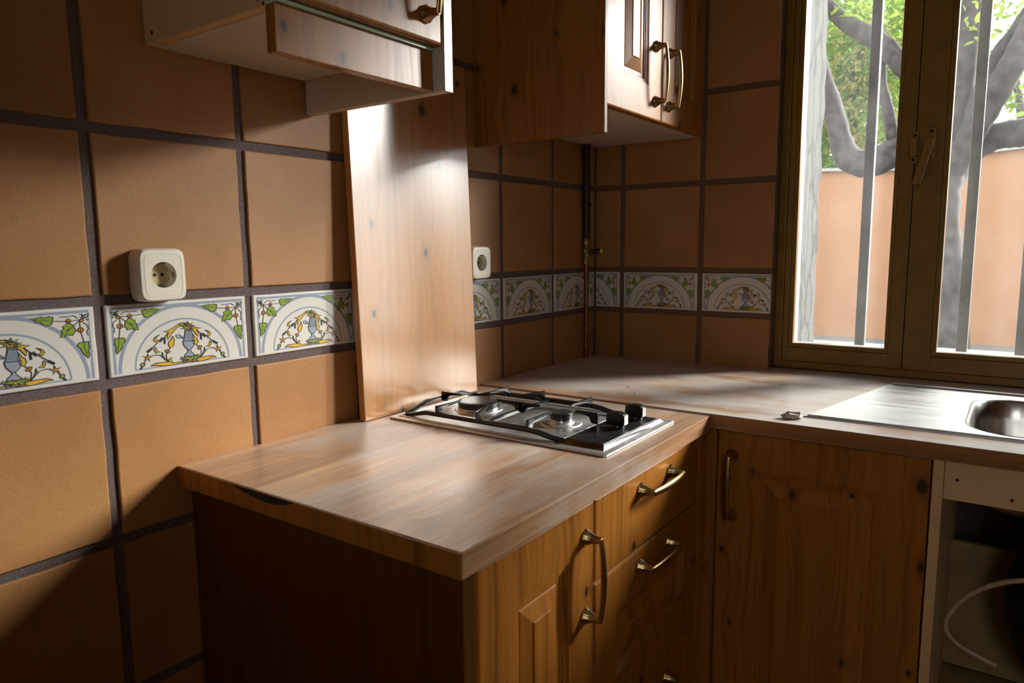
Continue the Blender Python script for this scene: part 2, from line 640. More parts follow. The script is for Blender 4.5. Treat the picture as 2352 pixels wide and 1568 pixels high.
# ------------------------------------------------------------------ room shell
P_ = 0.25146                                    # tile pitch
J = 0.0155                                      # joint width
Y1 = -1.5083                                    # first joint line in view on the left wall
ZROWS = [(-.1968 + .0, .0545), (.0545, .3050), (.3050, .5557), (.5557, .8063), (.8063, 1.0508),
         (1.0508, 1.1759), (1.1759, 1.4255), (1.4255, 1.6746), (1.6746, 1.9260), (1.9260, 2.1775), (2.1775, 2.4290)]

wall_left = struct(MB().box(-.20, -.0045, -3.2, .35, -.05, 2.6).build('wall_left', M_GROUT))
# back wall with a window opening x .546-1.42, z .88-2.12
WX0, WX1, WZ0, WZ1 = .546, 1.66, .80, 2.12  # right edge lies past the view, stretched for extra sun
mb = MB()
mb.box(-.0045, WX0 - .0005, .0045, .355, -.05, 2.6)
mb.box(WX1, 2.6, .0045, .355, -.05, 2.6)
mb.box(WX0 - .0005, WX1, .0045, .355, -.05, WZ0)
mb.box(WX0 - .0005, WX1, .0045, .355, WZ1, 2.6)
wall_back = struct(mb.build('wall_back', M_GROUT_B))
struct(MB().box(2.6, 2.75, -3.2, .35, -.05, 2.6).build('wall_right', M_ROOM))
mb = MB()
mb.box(-.2, 1.65, -3.35, -3.2, -.05, 2.6); mb.box(2.35, 2.75, -3.35, -3.2, -.05, 2.6)  # gap left for the added fill window
mb.box(1.65, 2.35, -3.35, -3.2, -.05, 1.05); mb.box(1.65, 2.35, -3.35, -3.2, 1.95, 2.6)
struct(mb.build('wall_front', M_ROOM))
struct(MB().box(-.2, 2.75, -3.35, .35, -.15, 0).build('floor', M_FLOOR))
struct(MB().box(-.2, 2.75, -3.35, .355, 2.45, 2.6).build('ceiling', M_CEIL))


def tile_mesh(w, h, t=.010, seed=0, wob=.0008):
    """A slightly irregular rounded tile lying in the local y-z plane, face at x = 0, looking +x."""
    rnd = random.Random(seed)
    n = 5
    pts = []
    for i in range(n):
        pts.append((lerp(0, w, i / n), rnd.uniform(-wob, wob) if i else 0))
    for i in range(n):
        pts.append((w + (rnd.uniform(-wob, wob) if i else 0), lerp(0, h, i / n)))
    for i in range(n):
        pts.append((lerp(w, 0, i / n), h + (rnd.uniform(-wob, wob) if i else 0)))
    for i in range(n):
        pts.append(((rnd.uniform(-wob, wob) if i else 0), lerp(h, 0, i / n)))
    c = Vector((w / 2, h / 2))
    k = len(pts)
    rings = []
    for sh, x in ((0, -t), (0, -.0018), (.0008, -.0006), (.0022, 0)):
        rings.append([(x, p[0] + (1 if p[0] < c.x else -1) * sh, p[1] + (1 if p[1] < c.y else -1) * sh) for p in pts])
    vs = [p for r in rings for p in r]
    fs = []
    for r in range(3):
        for i in range(k):
            fs.append((r * k + i, r * k + (i + 1) % k, (r + 1) * k + (i + 1) % k, (r + 1) * k + i))
    fs.append([3 * k + i for i in range(k)])
    me = bpy.data.meshes.new('tile')
    me.from_pydata(vs, [], fs)
    me.materials.append(M_TILE)
    return me


TW = P_ - J
tile_cache = {}


def get_tile(w, h, v):
    key = (round(w, 4), round(h, 4), v)
    if key not in tile_cache:
        tile_cache[key] = tile_mesh(w, h, seed=hash(key) % 9999)
    return tile_cache[key]


RZ_BACK = (0, 0, -PI / 2)       # local +x (face normal) -> world -y, local y -> world +x


def decor_shapes():
    """Painted arch design. Traced points (pixels of a close look) are turned to tile units 0..1."""
    BL, BR, TL, TR = (85, 1300), (2290, 975), (10, 115), (2230, 5)

    def uv(p):
        u = v = .5
        for _ in range(12):
            x = (1 - v) * ((1 - u) * BL[0] + u * BR[0]) + v * ((1 - u) * TL[0] + u * TR[0])
            y = (1 - v) * ((1 - u) * BL[1] + u * BR[1]) + v * ((1 - u) * TL[1] + u * TR[1])
            xu = (1 - v) * (BR[0] - BL[0]) + v * (TR[0] - TL[0])
            yu = (1 - v) * (BR[1] - BL[1]) + v * (TR[1] - TL[1])
            xv = (1 - u) * (TL[0] - BL[0]) + u * (TR[0] - BR[0])
            yv = (1 - u) * (TL[1] - BL[1]) + u * (TR[1] - BR[1])
            d = xu * yv - xv * yu
            ex, ey = p[0] - x, p[1] - y
            u += (ex * yv - ey * xv) / d
            v += (ey * xu - ex * yu) / d
        return (u, v)

    BLUE = (.30, .345, .44); INK = (.045, .05, .065); GREEN = (.27, .36, .05); GREEN2 = (.10, .22, .09)
    YEL = (.70, .44, .045); OCH = (.62, .27, .03); ORA = (.72, .20, .02); VASE = (.33, .37, .44); VASE2 = (.20, .23, .30)
    fills, strokes = [], []      # (pts uv, colour), (pts uv, width, colour)

    def F(col, pts, ink=True, mir=True):
        q = [uv(p) for p in pts]
        for qq in ([q, [(1 - a, b) for a, b in q]] if mir else [q]):
            fills.append((qq, col))
            if ink:
                strokes.append((qq + [qq[0]], .0011, INK))

    def L(pts, wdt=.0010, col=INK, mir=True):
        q = [uv(p) for p in pts]
        strokes.append((q, wdt, col))
        if mir:
            strokes.append(([(1 - a, b) for a, b in q], wdt, col))

    def disc(col, cx, cy, r, mir=True, ink=True):
        F(col, [(cx + r * math.cos(2 * PI * k / 9), cy + r * math.sin(2 * PI * k / 9)) for k in range(9)], ink, mir)

    # frame and arches (drawn in tile units)
    def U(pts, wdt, col):
        strokes.append((pts, wdt, col))
    U([(.035, .04), (.035, .945), (.965, .945), (.965, .04)], .0042, BLUE)
    U([(.5 + .437 * math.cos(PI * k / 40), .045 + .885 * math.sin(PI * k / 40)) for k in range(41)], .0052, BLUE)
    U([(.5 + .338 * math.cos(PI * k / 40), .065 + .665 * math.sin(PI * k / 40)) for k in range(41)], .0026, BLUE)
    U([(.16, .066), (.84, .066)], .0020, BLUE)
    # corner leaves
    L([(130, 240), (190, 290), (345, 297), (540, 262)])
    L([(215, 300), (225, 440), (205, 640)])
    L([(215, 300), (300, 375), (400, 430)])
    L([(230, 265), (290, 215), (350, 225), (460, 212)])
    L([(170, 345), (130, 390), (120, 450), (145, 490), (135, 555)])
    F(GREEN, [(300, 370), (340, 325), (400, 330), (395, 355), (440, 350), (425, 395), (465, 420), (450, 450), (485, 515),
              (430, 520), (400, 490), (370, 500), (325, 515), (310, 480), (275, 460), (290, 420)])
    F(GREEN, [(530, 205), (590, 185), (620, 200), (670, 180), (720, 185), (815, 187), (745, 225), (740, 250), (690, 255),
              (660, 300), (600, 318), (560, 300), (545, 260)])
    F(GREEN, [(140, 650), (200, 640), (270, 640), (292, 670), (280, 720), (255, 735), (250, 790), (225, 840), (178, 908),
              (160, 860), (165, 790), (140, 730), (150, 700)])
    L([(300, 375), (360, 420), (440, 500)], .0013, GREEN2)
    L([(535, 262), (620, 240), (760, 200)], .0013, GREEN2)
    L([(205, 645), (205, 740), (185, 860)], .0013, GREEN2)
    disc(ORA, 355, 287, 30); disc(ORA, 220, 450, 38); disc(OCH, 190, 305, 26)
    L([(195, 265), (140, 225), (85, 215), (110, 260), (185, 285)], .0016); L([(170, 250), (175, 205), (205, 215)], .0014)
    L([(100, 300), (130, 290), (120, 320)], .0012)
    # garlands
    F(YEL, [(1200, 425), (1110, 418), (1010, 490), (920, 535), (845, 550), (935, 568), (905, 620), (915, 690), (965, 600),
            (1050, 500), (1120, 455), (1190, 447)])
    L([(925, 572), (860, 650), (800, 690), (700, 790), (610, 880)], .0012)
    L([(840, 652), (795, 712)], .0040); L([(868, 645), (868, 752)], .0030); L([(682, 815), (605, 882)], .0038)
    F(YEL, [(790, 602), (720, 640), (698, 690), (735, 725), (775, 690), (735, 680), (745, 640)])
    F(YEL, [(715, 800), (708, 850), (740, 900), (805, 880), (750, 865), (735, 810)])
    F(YEL, [(992, 625), (1018, 690), (1005, 780), (955, 825), (922, 770), (935, 715), (965, 690)])
    L([(950, 825), (915, 870), (890, 930), (910, 1030)], .0011)
    F(OCH, [(870, 855), (910, 840), (955, 880), (925, 905), (890, 890)])
    # star flower and bud
    st = []
    for k in range(10):
        r = 82 if k % 2 == 0 else 22
        a = -PI / 2 + .1 + k * PI / 5
        st.append((608 + r * math.cos(a), 972 + r * .8 * math.sin(a)))
    F(OCH, st)
    L([(650, 945), (720, 928), (800, 935), (920, 1045)], .0012); L([(590, 1010), (550, 1070)], .0012)
    disc(GREEN, 540, 1085, 32); L([(535, 1115), (500, 1165)], .0026)
    # lower leaf scrolls
    F(YEL, [(655, 1110), (715, 1065), (830, 1050), (930, 1038), (1010, 1060), (1100, 1045), (1215, 1000), (1205, 1025),
            (1080, 1075), (990, 1095), (870, 1110), (720, 1100)])
    F(OCH, [(655, 1110), (715, 1065), (800, 1055), (770, 1085), (720, 1100)], ink=False)
    F(YEL, [(925, 1035), (940, 990), (978, 970), (965, 1000), (995, 1058)]); F(GREEN, [(830, 885), (825, 960), (915, 1035), (850, 955)])
    # loops
    L([(1150, 665), (1110, 655), (1060, 650), (1045, 615), (1090, 605), (1140, 640), (1150, 665)], .0022, VASE2)
    # vase
    F(VASE, [(1192, 540), (1292, 540), (1330, 690), (1345, 705), (1325, 790), (1275, 848), (1285, 880), (1350, 935), (1360, 952),
             (1170, 965), (1180, 938), (1232, 880), (1232, 850), (1172, 790), (1150, 715), (1168, 692)], mir=False)
    F(VASE2, [(1192, 540), (1292, 540), (1328, 682), (1166, 692)], mir=False, ink=False)
    for k in range(5):
        L([(1205 + k * 18, 548), (1185 + k * 31, 685)], .0007, (.38, .42, .50), mir=False)
    L([(1160, 712), (1345, 700)], .0013, mir=False); L([(1232, 850), (1280, 848)], .0013, mir=False)
    F(GREEN, [(1110, 1005), (1130, 965), (1180, 980), (1230, 950), (1270, 970), (1340, 935), (1420, 962), (1390, 990),
              (1330, 985), (1290, 1020), (1210, 1010), (1160, 1000)], mir=False)
    F(YEL, [(1240, 1020), (1265, 960), (1290, 1000), (1410, 1025), (1330, 1030), (1268, 1040), (1140, 1070), (1190, 1035)], mir=False)
    # flowers over the vase
    pet = []
    for k in range(18):
        r = 135 if k % 2 == 0 else 62
        a = -PI / 2 + k * PI / 9
        pet.append((1230 + r * math.cos(a), 475 + r * .62 * math.sin(a)))
    F(GREEN, pet, mir=False)
    pet2 = []
    for k in range(14):
        r = 85 if k % 2 == 0 else 42
        a = -PI / 2 + .2 + k * PI / 7
        pet2.append((1232 + r * math.cos(a), 478 + r * .62 * math.sin(a)))
    F(YEL, pet2, mir=False)
    disc(ORA, 1222, 462, 24, False); disc(ORA, 1278, 495, 22, False)
    return fills, strokes


DEC = decor_shapes()
DEC_H = .1095


def decor_mesh(name, cut0=0.0, cut1=1.0, print_only=False):
    """The flat painted print of a border tile (thin coloured pieces on the glaze). Local: y along, z up, face +x."""
    from mathutils.geometry import tessellate_polygon
    vs, fs, cols = [], [], []
    fills, strokes = DEC
    Wd, Hd = TW, DEC_H
    layer = [0]

    def put(tri_pts, tris, col, x):
        o = len(vs)
        vs.extend([(x, a, b) for a, b in tri_pts])
        for t in tris:
            fs.append([o + i for i in t]); cols.append(col)

    x = .00012
    for q, wdt, col in strokes:
        if col == (.30, .345, .44):
            stroke_geo(put, [(a * Wd, b * Hd) for a, b in q], wdt, col, x)
            x += .000008
    for i, (q, col) in enumerate(fills):
        pts = [(a * Wd, b * Hd) for a, b in q]
        tr = tessellate_polygon([[Vector((a, b, 0)) for a, b in pts]])
        put(pts, tr, col, .00022 + .000006 * i)
    x0 = .00022 + .000006 * len(fills)
    for i, (q, wdt, col) in enumerate([s for s in strokes if s[2] != (.30, .345, .44)]):
        stroke_geo(put, [(a * Wd, b * Hd) for a, b in q], wdt, col, x0 + .00003 + .0000012 * i)
    me = bpy.data.meshes.new(name)
    me.from_pydata(vs, [], fs)
    ca = me.color_attributes.new('Col', 'FLOAT_COLOR', 'CORNER')
    for p in me.polygons:
        for li in p.loop_indices:
            ca.data[li].color = (*cols[p.index], 1)
    bm = bmesh.new()
    bm.from_mesh(me)
    for f in bm.faces:
        if f.normal.x < 0:
            f.normal_flip()
    for cut, nrm in ((cut0, -1), (cut1, 1)):
        if (nrm < 0 and cut > 0) or (nrm > 0 and cut < 1):
            bmesh.ops.bisect_plane(bm, geom=bm.verts[:] + bm.edges[:] + bm.faces[:], plane_co=(0, cut * TW, 0),
                                   plane_no=(0, nrm, 0), clear_outer=True)
    bmesh.ops.translate(bm, verts=bm.verts, vec=(0, -cut0 * TW, 0))
    bm.to_mesh(me)
    bm.free()
    me.materials.append(M_DECOR)
    return me


def stroke_geo(put, pts, wdt, col, x):
    n = len(pts)
    if n < 2:
        return
    L, R = [], []
    for i in range(n):
        a = Vector(pts[max(i - 1, 0)]); b = Vector(pts[min(i + 1, n - 1)])
        d = (b - a)
        if d.length < 1e-9:
            d = Vector((1, 0))
        d.normalize()
        nn = Vector((-d.y, d.x)) * wdt / 2
        L.append((pts[i][0] + nn.x, pts[i][1] + nn.y)); R.append((pts[i][0] - nn.x, pts[i][1] - nn.y))
    put(L + R, [(i, i + 1, n + i + 1) for i in range(n - 1)] + [(i, n + i + 1, n + i) for i in range(n - 1)], col, x)


def decor_body(w, h):
    me = tile_mesh(w, h, seed=5, wob=.0004)
    me.materials.clear()
    me.materials.append(M_DECOR)
    ca = me.color_attributes.new('Col', 'FLOAT_COLOR', 'CORNER')
    for d in ca.data:
        d.color = (.70, .68, .63, 1)
    return me


full_print = decor_mesh('painted_design')
full_body = decor_body(TW, DEC_H)

# left wall: columns k (between joint k and k+1), k = 0 lies between the first two joints in view
for k in range(-5, 6):
    ya = Y1 + k * P_ + J / 2
    yb = min(ya + TW, -.0015)
    for r, (za, zb) in enumerate(ZROWS):
        if zb < .06 or (zb < .87 and k > 0):
            continue
        za_, zb_ = max(za + J / 2, .001), min(zb - J / 2, 2.449)
        if r == 5:
            zc = (za + zb) / 2
            t = inst(full_body, 'border_tile', wall_left, (0, ya, zc - DEC_H / 2))
            inst(full_print, 'painted_design', t, (0, ya, zc - DEC_H / 2))
            continue
        dx = random.uniform(-.0008, .0006)
        inst(get_tile(yb - ya, zb_ - za_, (k * 3 + r) % 4), 'tile', wall_left, (dx, ya, za_))

# back wall: joints at x = .0924 + n*pitch ; window opening starts at .546
cols = [(.0, .0924 - J / 2, .62), (.0924 + J / 2, .0924 + P_ - J / 2, 0), (.0924 + P_ + J / 2, WX0, 0)]
for ci, (xa, xb, _) in enumerate(cols):
    if ci == 0:
        xa = .0015
    for r, (za, zb) in enumerate(ZROWS):
        if zb < .87:
            continue
        za_, zb_ = za + J / 2, min(zb - J / 2, 2.449)
        if r == 5:
            zc = (za + zb) / 2
            wd = xb - xa
            frac = wd / TW
            c0, c1 = ((1 - frac, 1.0) if ci == 0 else (0.0, min(1.0, frac)))
            body = full_body if frac > .995 else decor_body(wd, DEC_H)
            pr = full_print if frac > .995 else decor_mesh('painted_design', c0, c1)
            t = inst(body, 'border_tile', wall_back, (xa, 0, zc - DEC_H / 2), RZ_BACK)
            pp = bpy.data.objects.new('painted_design', pr)
            COL.objects.link(pp)
            pp.parent = t
            continue
        inst(get_tile(xb - xa, zb_ - za_, (ci * 3 + r + 1) % 4), 'tile', wall_back, (xa, random.uniform(-.0006, .0008), za_), RZ_BACK)

# ------------------------------------------------------------------ window
FY = .050                        # room face of the frame
win = bpy.data.objects.new('window_1', None)
COL.objects.link(win)
win.location = (.88, FY, .905)
struct(win)
FB = .9055                        # bottom of the frame, on the worktop
LEFT, RIGHT, TOP = WX0 - .0, WX1, WZ1
GZ0, GZ1 = .976, 2.045           # glass bottom / top
gl1, gl2 = (.597, .826), (.944, 1.575)  # right pane widened out of view so more sun reaches the left wall


def ring_frame(x0, x1, z0, z1, a0, a1, b0, b1, y0, y1):
    """Rectangular frame x0..x1, z0..z1 with an opening a0..a1, b0..b1."""
    m = MB()
    m.box(x0, a0, y0, y1, z0, z1); m.box(a1, x1, y0, y1, z0, z1)
    m.box(a0, a1, y0, y1, z0, b0); m.box(a0, a1, y0, y1, b1, z1)
    return m


# fixed frame, flat on to the room
mb = MB()
mb.box(WX0 + .0005, .568, FY, .12, FB, TOP); mb.box(1.625, RIGHT, FY, .12, FB, TOP)
mb.box(.568, 1.625, FY, .12, FB, .925); mb.box(.568, 1.625, FY, .12, 2.085, TOP)
mb.build('frame', M_FRAME, win, bevel=.002)
for nm, (a, b), x0, x1 in (('sash', gl1, .5695, .868), ('sash', gl2, .870, 1.6235)):
    sash = MB()
    for bx in ((x0, a - .013, .926, 2.084), (b + .009, x1, .926, 2.084), (a - .013, b + .009, .926, GZ0 - .013), (a - .013, b + .009, GZ1 + .013, 2.084)):
        sash.box(bx[0], bx[1], FY + .0006, .082, bx[2], bx[3])
    so = sash.build('sash', M_FRAME, win, bevel=.0012)
    bd = ring_frame(a - .0124, b + .0084, GZ0 - .0124, GZ1 + .0124, a, b, GZ0, GZ1, FY + .0016, .070)
    bd.build('glazing_bead', M_FRAME, so, bevel=.0018)
    ow = ring_frame(a - .016, b + .012, GZ0 - .016, GZ1 + .016, a - .003, b + .002, GZ0 - .003, GZ1 + .003, .0825, .118)
    tag(ow.build('outer_rebate', M_FRAME_W, so, bevel=.002), 'white painted outer rebate')
    g = MB().box(a - .008, b + .008, .0715, .0745, GZ0 - .008, GZ1 + .008).build('glass_pane', M_GLASS, so)
    tag(g, 'dusty clear glass')
# added window behind the camera, out of view, for fill light
fill_win = bpy.data.objects.new('added_fill_window', None)
COL.objects.link(fill_win)
fill_win.location = (2.0, -3.27, 1.05)
struct(fill_win)
ring_frame(1.6505, 2.3495, 1.0505, 1.9495, 1.70, 2.30, 1.10, 1.90, -3.29, -3.24).build('frame', M_FRAME, fill_win, bevel=.002)
MB().box(1.699, 2.301, -3.268, -3.265, 1.099, 1.901).build('glass_pane', M_GLASS, fill_win)
# window latch: plate, keeper, lever
lt = MB()
lt.box(.877, .912, FY - .004, FY, 1.452, 1.528)
plate = lt.build('latch', M_LATCH, win, bevel=.0012)
lv = MB()
lv.prism([(.893, 1.502), (.914, 1.502), (.888, 1.392), (.868, 1.392)], FY - .021, FY - .011, axis='y')
lv.build('lever', M_LATCH, plate, bevel=.0018)
MB().box(.880, .905, FY - .013, FY - .004, 1.486, 1.504).build('lever_boss', M_LATCH, plate, bevel=.001)
kp = MB()
kp.box(.8615, .874, FY - .006, FY, 1.503, 1.522); kp.box(.859, .8725, FY - .013, FY, 1.462, 1.503); kp.box(.8605, .873, FY - .006, FY, 1.444, 1.462)
kp.build('keeper', M_LATCH, plate, bevel=.001)
for x, z in ((.868, 1.512), (.867, 1.453), (.903, 1.519), (.903, 1.459)):
    MB().lathe([(.0036, 0), (.0036, .0022), (.0018, .0028)], (x, FY - .0058, z), (0, -1, 0), 10).build('screw', M_HOLE, plate)

MB().box(.858, .880, .0822, .092, .926, 2.084).build('astragal', M_FRAME, win)
# outside: cracked reveal, sill
rv = MB()
random.seed(3)
zz = [.93 + i * .06 for i in range(21)]
prof = [.352 + (random.uniform(-.020, .006) if 1 < i < 19 else 0) for i in range(len(zz))]
vs_, fs_ = [], []
for i, z in enumerate(zz):
    b_ = random.uniform(-.003, .003)
    vs_ += [(.50, .121, z), (.591, .121, z), (.589 + b_, .24, z), (.590 + b_, prof[i] - .02, z), (.585, prof[i], z), (.50, .354, z)]
for i in range(len(zz) - 1):
    for k in range(6):
        fs_.append((i * 6 + k, i * 6 + (k + 1) % 6, (i + 1) * 6 + (k + 1) % 6, (i + 1) * 6 + k))
fs_ += [(5, 4, 3, 2, 1, 0), tuple(range(6 * 20, 6 * 20 + 6))]
rv.add(vs_, fs_)
tag(struct(rv.build('trim_1', M_REVEAL)), 'cracked grey plaster reveal outside the left edge of the window')
tag(struct(MB().box(  .50, 1.70, .121, .40, .86, .945).build('trim_2', M_SILL, bevel=.004)), 'pale outer sill under the window bars')

# security bars
gr = thing('window_grille', 'grey iron security bars standing outside the window glass', 'bars', (.98, .19, .945))
for x in (.746, .990, 1.117, 1.361, 1.605):
    MB().box(x - .0125, x + .0125, .178, .203, .945, 2.20).build('bar', M_BAR, gr, bevel=.002)
for z in (2.19,):
    MB().box(.595, 1.655, .176, .205, z, z + .02).build('cross_bar', M_BAR, gr, bevel=.002)

# ------------------------------------------------------------------ outside world
struct(MB().box(-9, 9, .36, 16, -.30, -.12).build('ground', M_GROUND))
gw = thing('garden_wall', 'orange rendered garden wall with pale coping across the yard', 'wall', (0, 9.4, -.12))
g = MB()
xs = [-9, -1.3, -.4, .61, 1.04, 9]
zt = [2.31, 2.30, 2.25, 2.40, 2.43, 2.45]
for i in range(len(xs) - 1):
    g.add([(xs[i], 9.4, -.12), (xs[i + 1], 9.4, -.12), (xs[i + 1], 9.4, zt[i + 1]), (xs[i], 9.4, zt[i]),
           (xs[i], 9.65, -.12), (xs[i + 1], 9.65, -.12), (xs[i + 1], 9.65, zt[i + 1]), (xs[i], 9.65, zt[i])],
          [(0, 1, 2, 3), (5, 4, 7, 6), (3, 2, 6, 7), (1, 0, 4, 5)])
g.build('rendered_wall', M_ORANGE, gw)
cp = MB()
for i in range(len(xs) - 1):
    a = [(xs[i], 9.34, zt[i]), (xs[i + 1], 9.34, zt[i + 1]), (xs[i + 1], 9.71, zt[i + 1]), (xs[i], 9.71, zt[i])]
    cp.add(a + [(x, y, z + .045) for x, y, z in a], [(0, 3, 2, 1), (4, 5, 6, 7), (0, 1, 5, 4), (2, 3, 7, 6), (1, 2, 6, 5), (3, 0, 4, 7)])
cp.build('coping', M_COPING, gw)


def smooth_path(pts, rad, sub=4):
    P = [Vector(p) for p in pts]
    out, rr = [], []
    for i in range(len(P) - 1):
        p0, p1, p2, p3 = P[max(i - 1, 0)], P[i], P[i + 1], P[min(i + 2, len(P) - 1)]
        for s in range(sub):
            t = s / sub
            out.append(.5 * ((2 * p1) + (p2 - p0) * t + (2 * p0 - 5 * p1 + 4 * p2 - p3) * t * t + (3 * p1 - p0 - 3 * p2 + p3) * t ** 3))
            rr.append(lerp(rad[i], rad[i + 1], t) * random.uniform(.93, 1.07))
    out.append(P[-1]); rr.append(rad[-1])
    return out, rr


def limb(parent, name, pts, rad, mat=M_BARK):
    p, r = smooth_path(pts, rad)
    return MB().tube(p, r, 10, mat).build(name, None, parent, smooth=60)


def leaves(parent, name, clusters, size, mat, seed, label=None):
    rnd = random.Random(seed)
    vs, fs = [], []
    for (c, rad, n) in clusters:
        for _ in range(n):
            while True:
                d = Vector((rnd.uniform(-1, 1), rnd.uniform(-1, 1), rnd.uniform(-1, 1)))
                if d.length < 1:
                    break
            p = Vector(c) + Vector((d.x * rad[0], d.y * rad[1], d.z * rad[2]))
            s = size * rnd.uniform(.6, 1.35)
            q = Euler((rnd.uniform(-1.2, 1.2), rnd.uniform(-1.2, 1.2), rnd.uniform(0, 6.3))).to_quaternion()
            o = len(vs)
            for a, b, cz in ((-1, 0, 0), (-.25, -.42, .08), (.45, -.34, .05), (1, 0, -.12), (.45, .34, .05), (-.25, .42, .08)):
                vs.append(p + q @ Vector((a * s, b * s, cz * s)))
            fs.append([o + i for i in range(6)])
    me = MB().add(vs, fs)
    o = me.build(name, mat, parent, recalc=False)
    o['kind'] = 'stuff'
    if label: o['label'] = label
    return o


random.seed(11)
tA = thing('tree', 'grey barked tree with crooked low branches in front of the orange wall', 'tree', (.6, 6, -.12))
limb(tA, 'trunk', [(.64, 6, -.2), (.60, 6, .23), (.56, 6, .86), (.48, 6, 1.45), (.46, 6, 1.81), (.50, 6, 2.17), (.54, 6, 2.68), (.58, 6, 3.44), (.60, 6, 4.4), (.7, 6.1, 5.4)],
     [.21, .17, .145, .135, .15, .135, .12, .10, .08, .05])
BR = [([(.52, 6, 2.10), (.60, 5.98, 2.32), (.72, 5.9, 2.62), (.83, 5.85, 2.9), (.98, 5.8, 3.14), (1.17, 5.7, 3.5), (1.5, 5.6, 4.2)], [.09, .085, .075, .07, .06, .05, .03]),
      ([(.47, 6, 1.85), (.60, 5.9, 2.10), (.74, 5.8, 2.40), (.90, 5.7, 2.70), (1.0, 5.65, 2.94), (1.15, 5.6, 3.4), (1.4, 5.5, 4.0)], [.12, .12, .12, .11, .10, .07, .04]),
      ([(.45, 6, 1.70), (.58, 6.15, 2.02), (.76, 6.2, 2.20), (.91, 6.2, 2.24), (1.07, 6.2, 2.25), (1.4, 6.2, 2.32), (2.2, 6.3, 2.7)], [.12, .12, .125, .13, .13, .11, .06]),
      ([(.48, 6, 1.75), (.28, 6, 2.05), (.13, 6, 2.16), (.03, 6, 2.15), (-.08, 6, 2.08), (-.22, 6, 2.04), (-.38, 6, 2.10), (-.46, 6, 2.25), (-.52, 6, 2.47), (-.60, 6, 2.72), (-.72, 6, 3.06), (-.8, 6, 3.6), (-1.0, 6, 4.4)],
       [.13, .13, .13, .135, .14, .14, .13, .115, .105, .10, .09, .07, .04]),
      ([(.53, 6, 2.25), (.27, 5.95, 2.67), (.0, 5.9, 3.0), (-.15, 5.9, 3.17), (-.32, 5.9, 3.30), (-.48, 5.9, 3.42), (-.66, 5.9, 3.64), (-.95, 5.9, 4.1)], [.11, .105, .095, .09, .085, .075, .06, .04]),
      ([(.02, 6, 2.15), (-.05, 6, 2.51), (-.13, 6, 2.81), (-.12, 5.95, 3.08)], [.06, .055, .05, .04])]
for p, r in BR:
    limb(tA, 'branch', p, r)
leaves(tA, 'foliage', [((.58, 5.9, 3.25), (.35, .4, .28), 90), ((1.05, 5.7, 3.35), (.35, .4, .3), 120), ((-.7, 5.9, 3.75), (.5, .4, .5), 160),
                       ((.05, 5.9, 3.5), (.5, .4, .35), 200), ((1.15, 6.0, 2.55), (.35, .3, .2), 110), ((.62, 5.95, 2.30), (.12, .15, .10), 14)], .045, M_LEAF_B, 4)
tB = thing('tree', 'leafy green tree behind the garden wall, left window pane', 'tree', (-1.6, 11, -.12))
limb(tB, 'trunk', [(-1.3, 11, -.12), (-1.25, 11, 1.5), (-1.3, 11.1, 3), (-1.2, 11, 5)], [.16, .14, .11, .05])
leaves(tB, 'foliage', [((-1.35, 11, 3.1), (1.0, .5, 1.0), 3800), ((-1.25, 11, 4.5), (1.1, .5, 1.0), 3800), ((-2.4, 11, 3.6), (.8, .5, 1.5), 1500)], .052, M_LEAF_A, 5)
leaves(tB, 'foliage', [((-1.2, 10.6, 3.2), (.75, .4, .65), 420), ((-1.1, 10.5, 4.2), (.8, .4, .7), 380)], .055, M_LEAF_C, 6, 'ochre and yellow leaves')
tD = thing('tree', 'dense dark green tree mass furthest back beyond the garden wall', 'tree', (-2.6, 15, -.12))
limb(tD, 'trunk', [(-2.6, 15, -.12), (-2.5, 15, 2.0), (-2.7, 15, 4.0)], [.2, .17, .1])
leaves(tD, 'foliage', [((-2.4, 15, 3.4), (2.0, .6, 1.3), 5200), ((-2.2, 15, 5.4), (2.0, .6, 1.4), 5200)], .085, M_LEAF_A, 15)
tC = thing('tree', 'thin leaved yellow green tree behind the garden wall, right window pane', 'tree', (.9, 13, -.12))
limb(tC, 'trunk', [(1.2, 13, -.12), (1.1, 13, 1.6), (1.0, 13, 3), (.7, 13, 4.6)], [.14, .12, .08, .03])
leaves(tC, 'foliage', [((.95, 13, 2.95), (.6, .5, .30), 520), ((.35, 13, 4.4), (.45, .4, .4), 150), ((-.35, 13, 3.9), (.25, .4, .9), 120), ((.2, 13, 3.0), (.4, .4, .3), 160),
                       ((1.2, 13, 4.9), (.6, .4, .4), 220)], .055, M_LEAF_B, 8)


# ------------------------------------------------------------------ furniture helpers
class FR:
    """A face frame: origin, U (right), V (up), N (out of the face)."""

    def __init__(self, O, U, V, N):
        self.O, self.U, self.V, self.N = Vector(O), Vector(U), Vector(V), Vector(N)

    def p(self, u, v, n):
        return self.O + self.U * u + self.V * v + self.N * n


def ring_front(mb, fr, w, h, rings, closed=True, back=None):
    """Nested rectangles (inset, level) as a front face; back: depth of the slab behind."""
    vs, fs = [], []
    seq = list(rings)
    if back is not None:
        seq = [(rings[0][0], -back)] + seq
    for i, l in seq:
        vs += [fr.p(i, i, l), fr.p(w - i, i, l), fr.p(w - i, h - i, l), fr.p(i, h - i, l)]
    for r in range(len(seq) - 1):
        for k in range(4):
            fs.append((r * 4 + k, r * 4 + (k + 1) % 4, (r + 1) * 4 + (k + 1) % 4, (r + 1) * 4 + k))
    if closed:
        e = (len(seq) - 1) * 4
        fs.append((e, e + 1, e + 2, e + 3))
    if back is not None:
        fs.append((3, 2, 1, 0))
    return mb.add(vs, fs)


STILE = .076


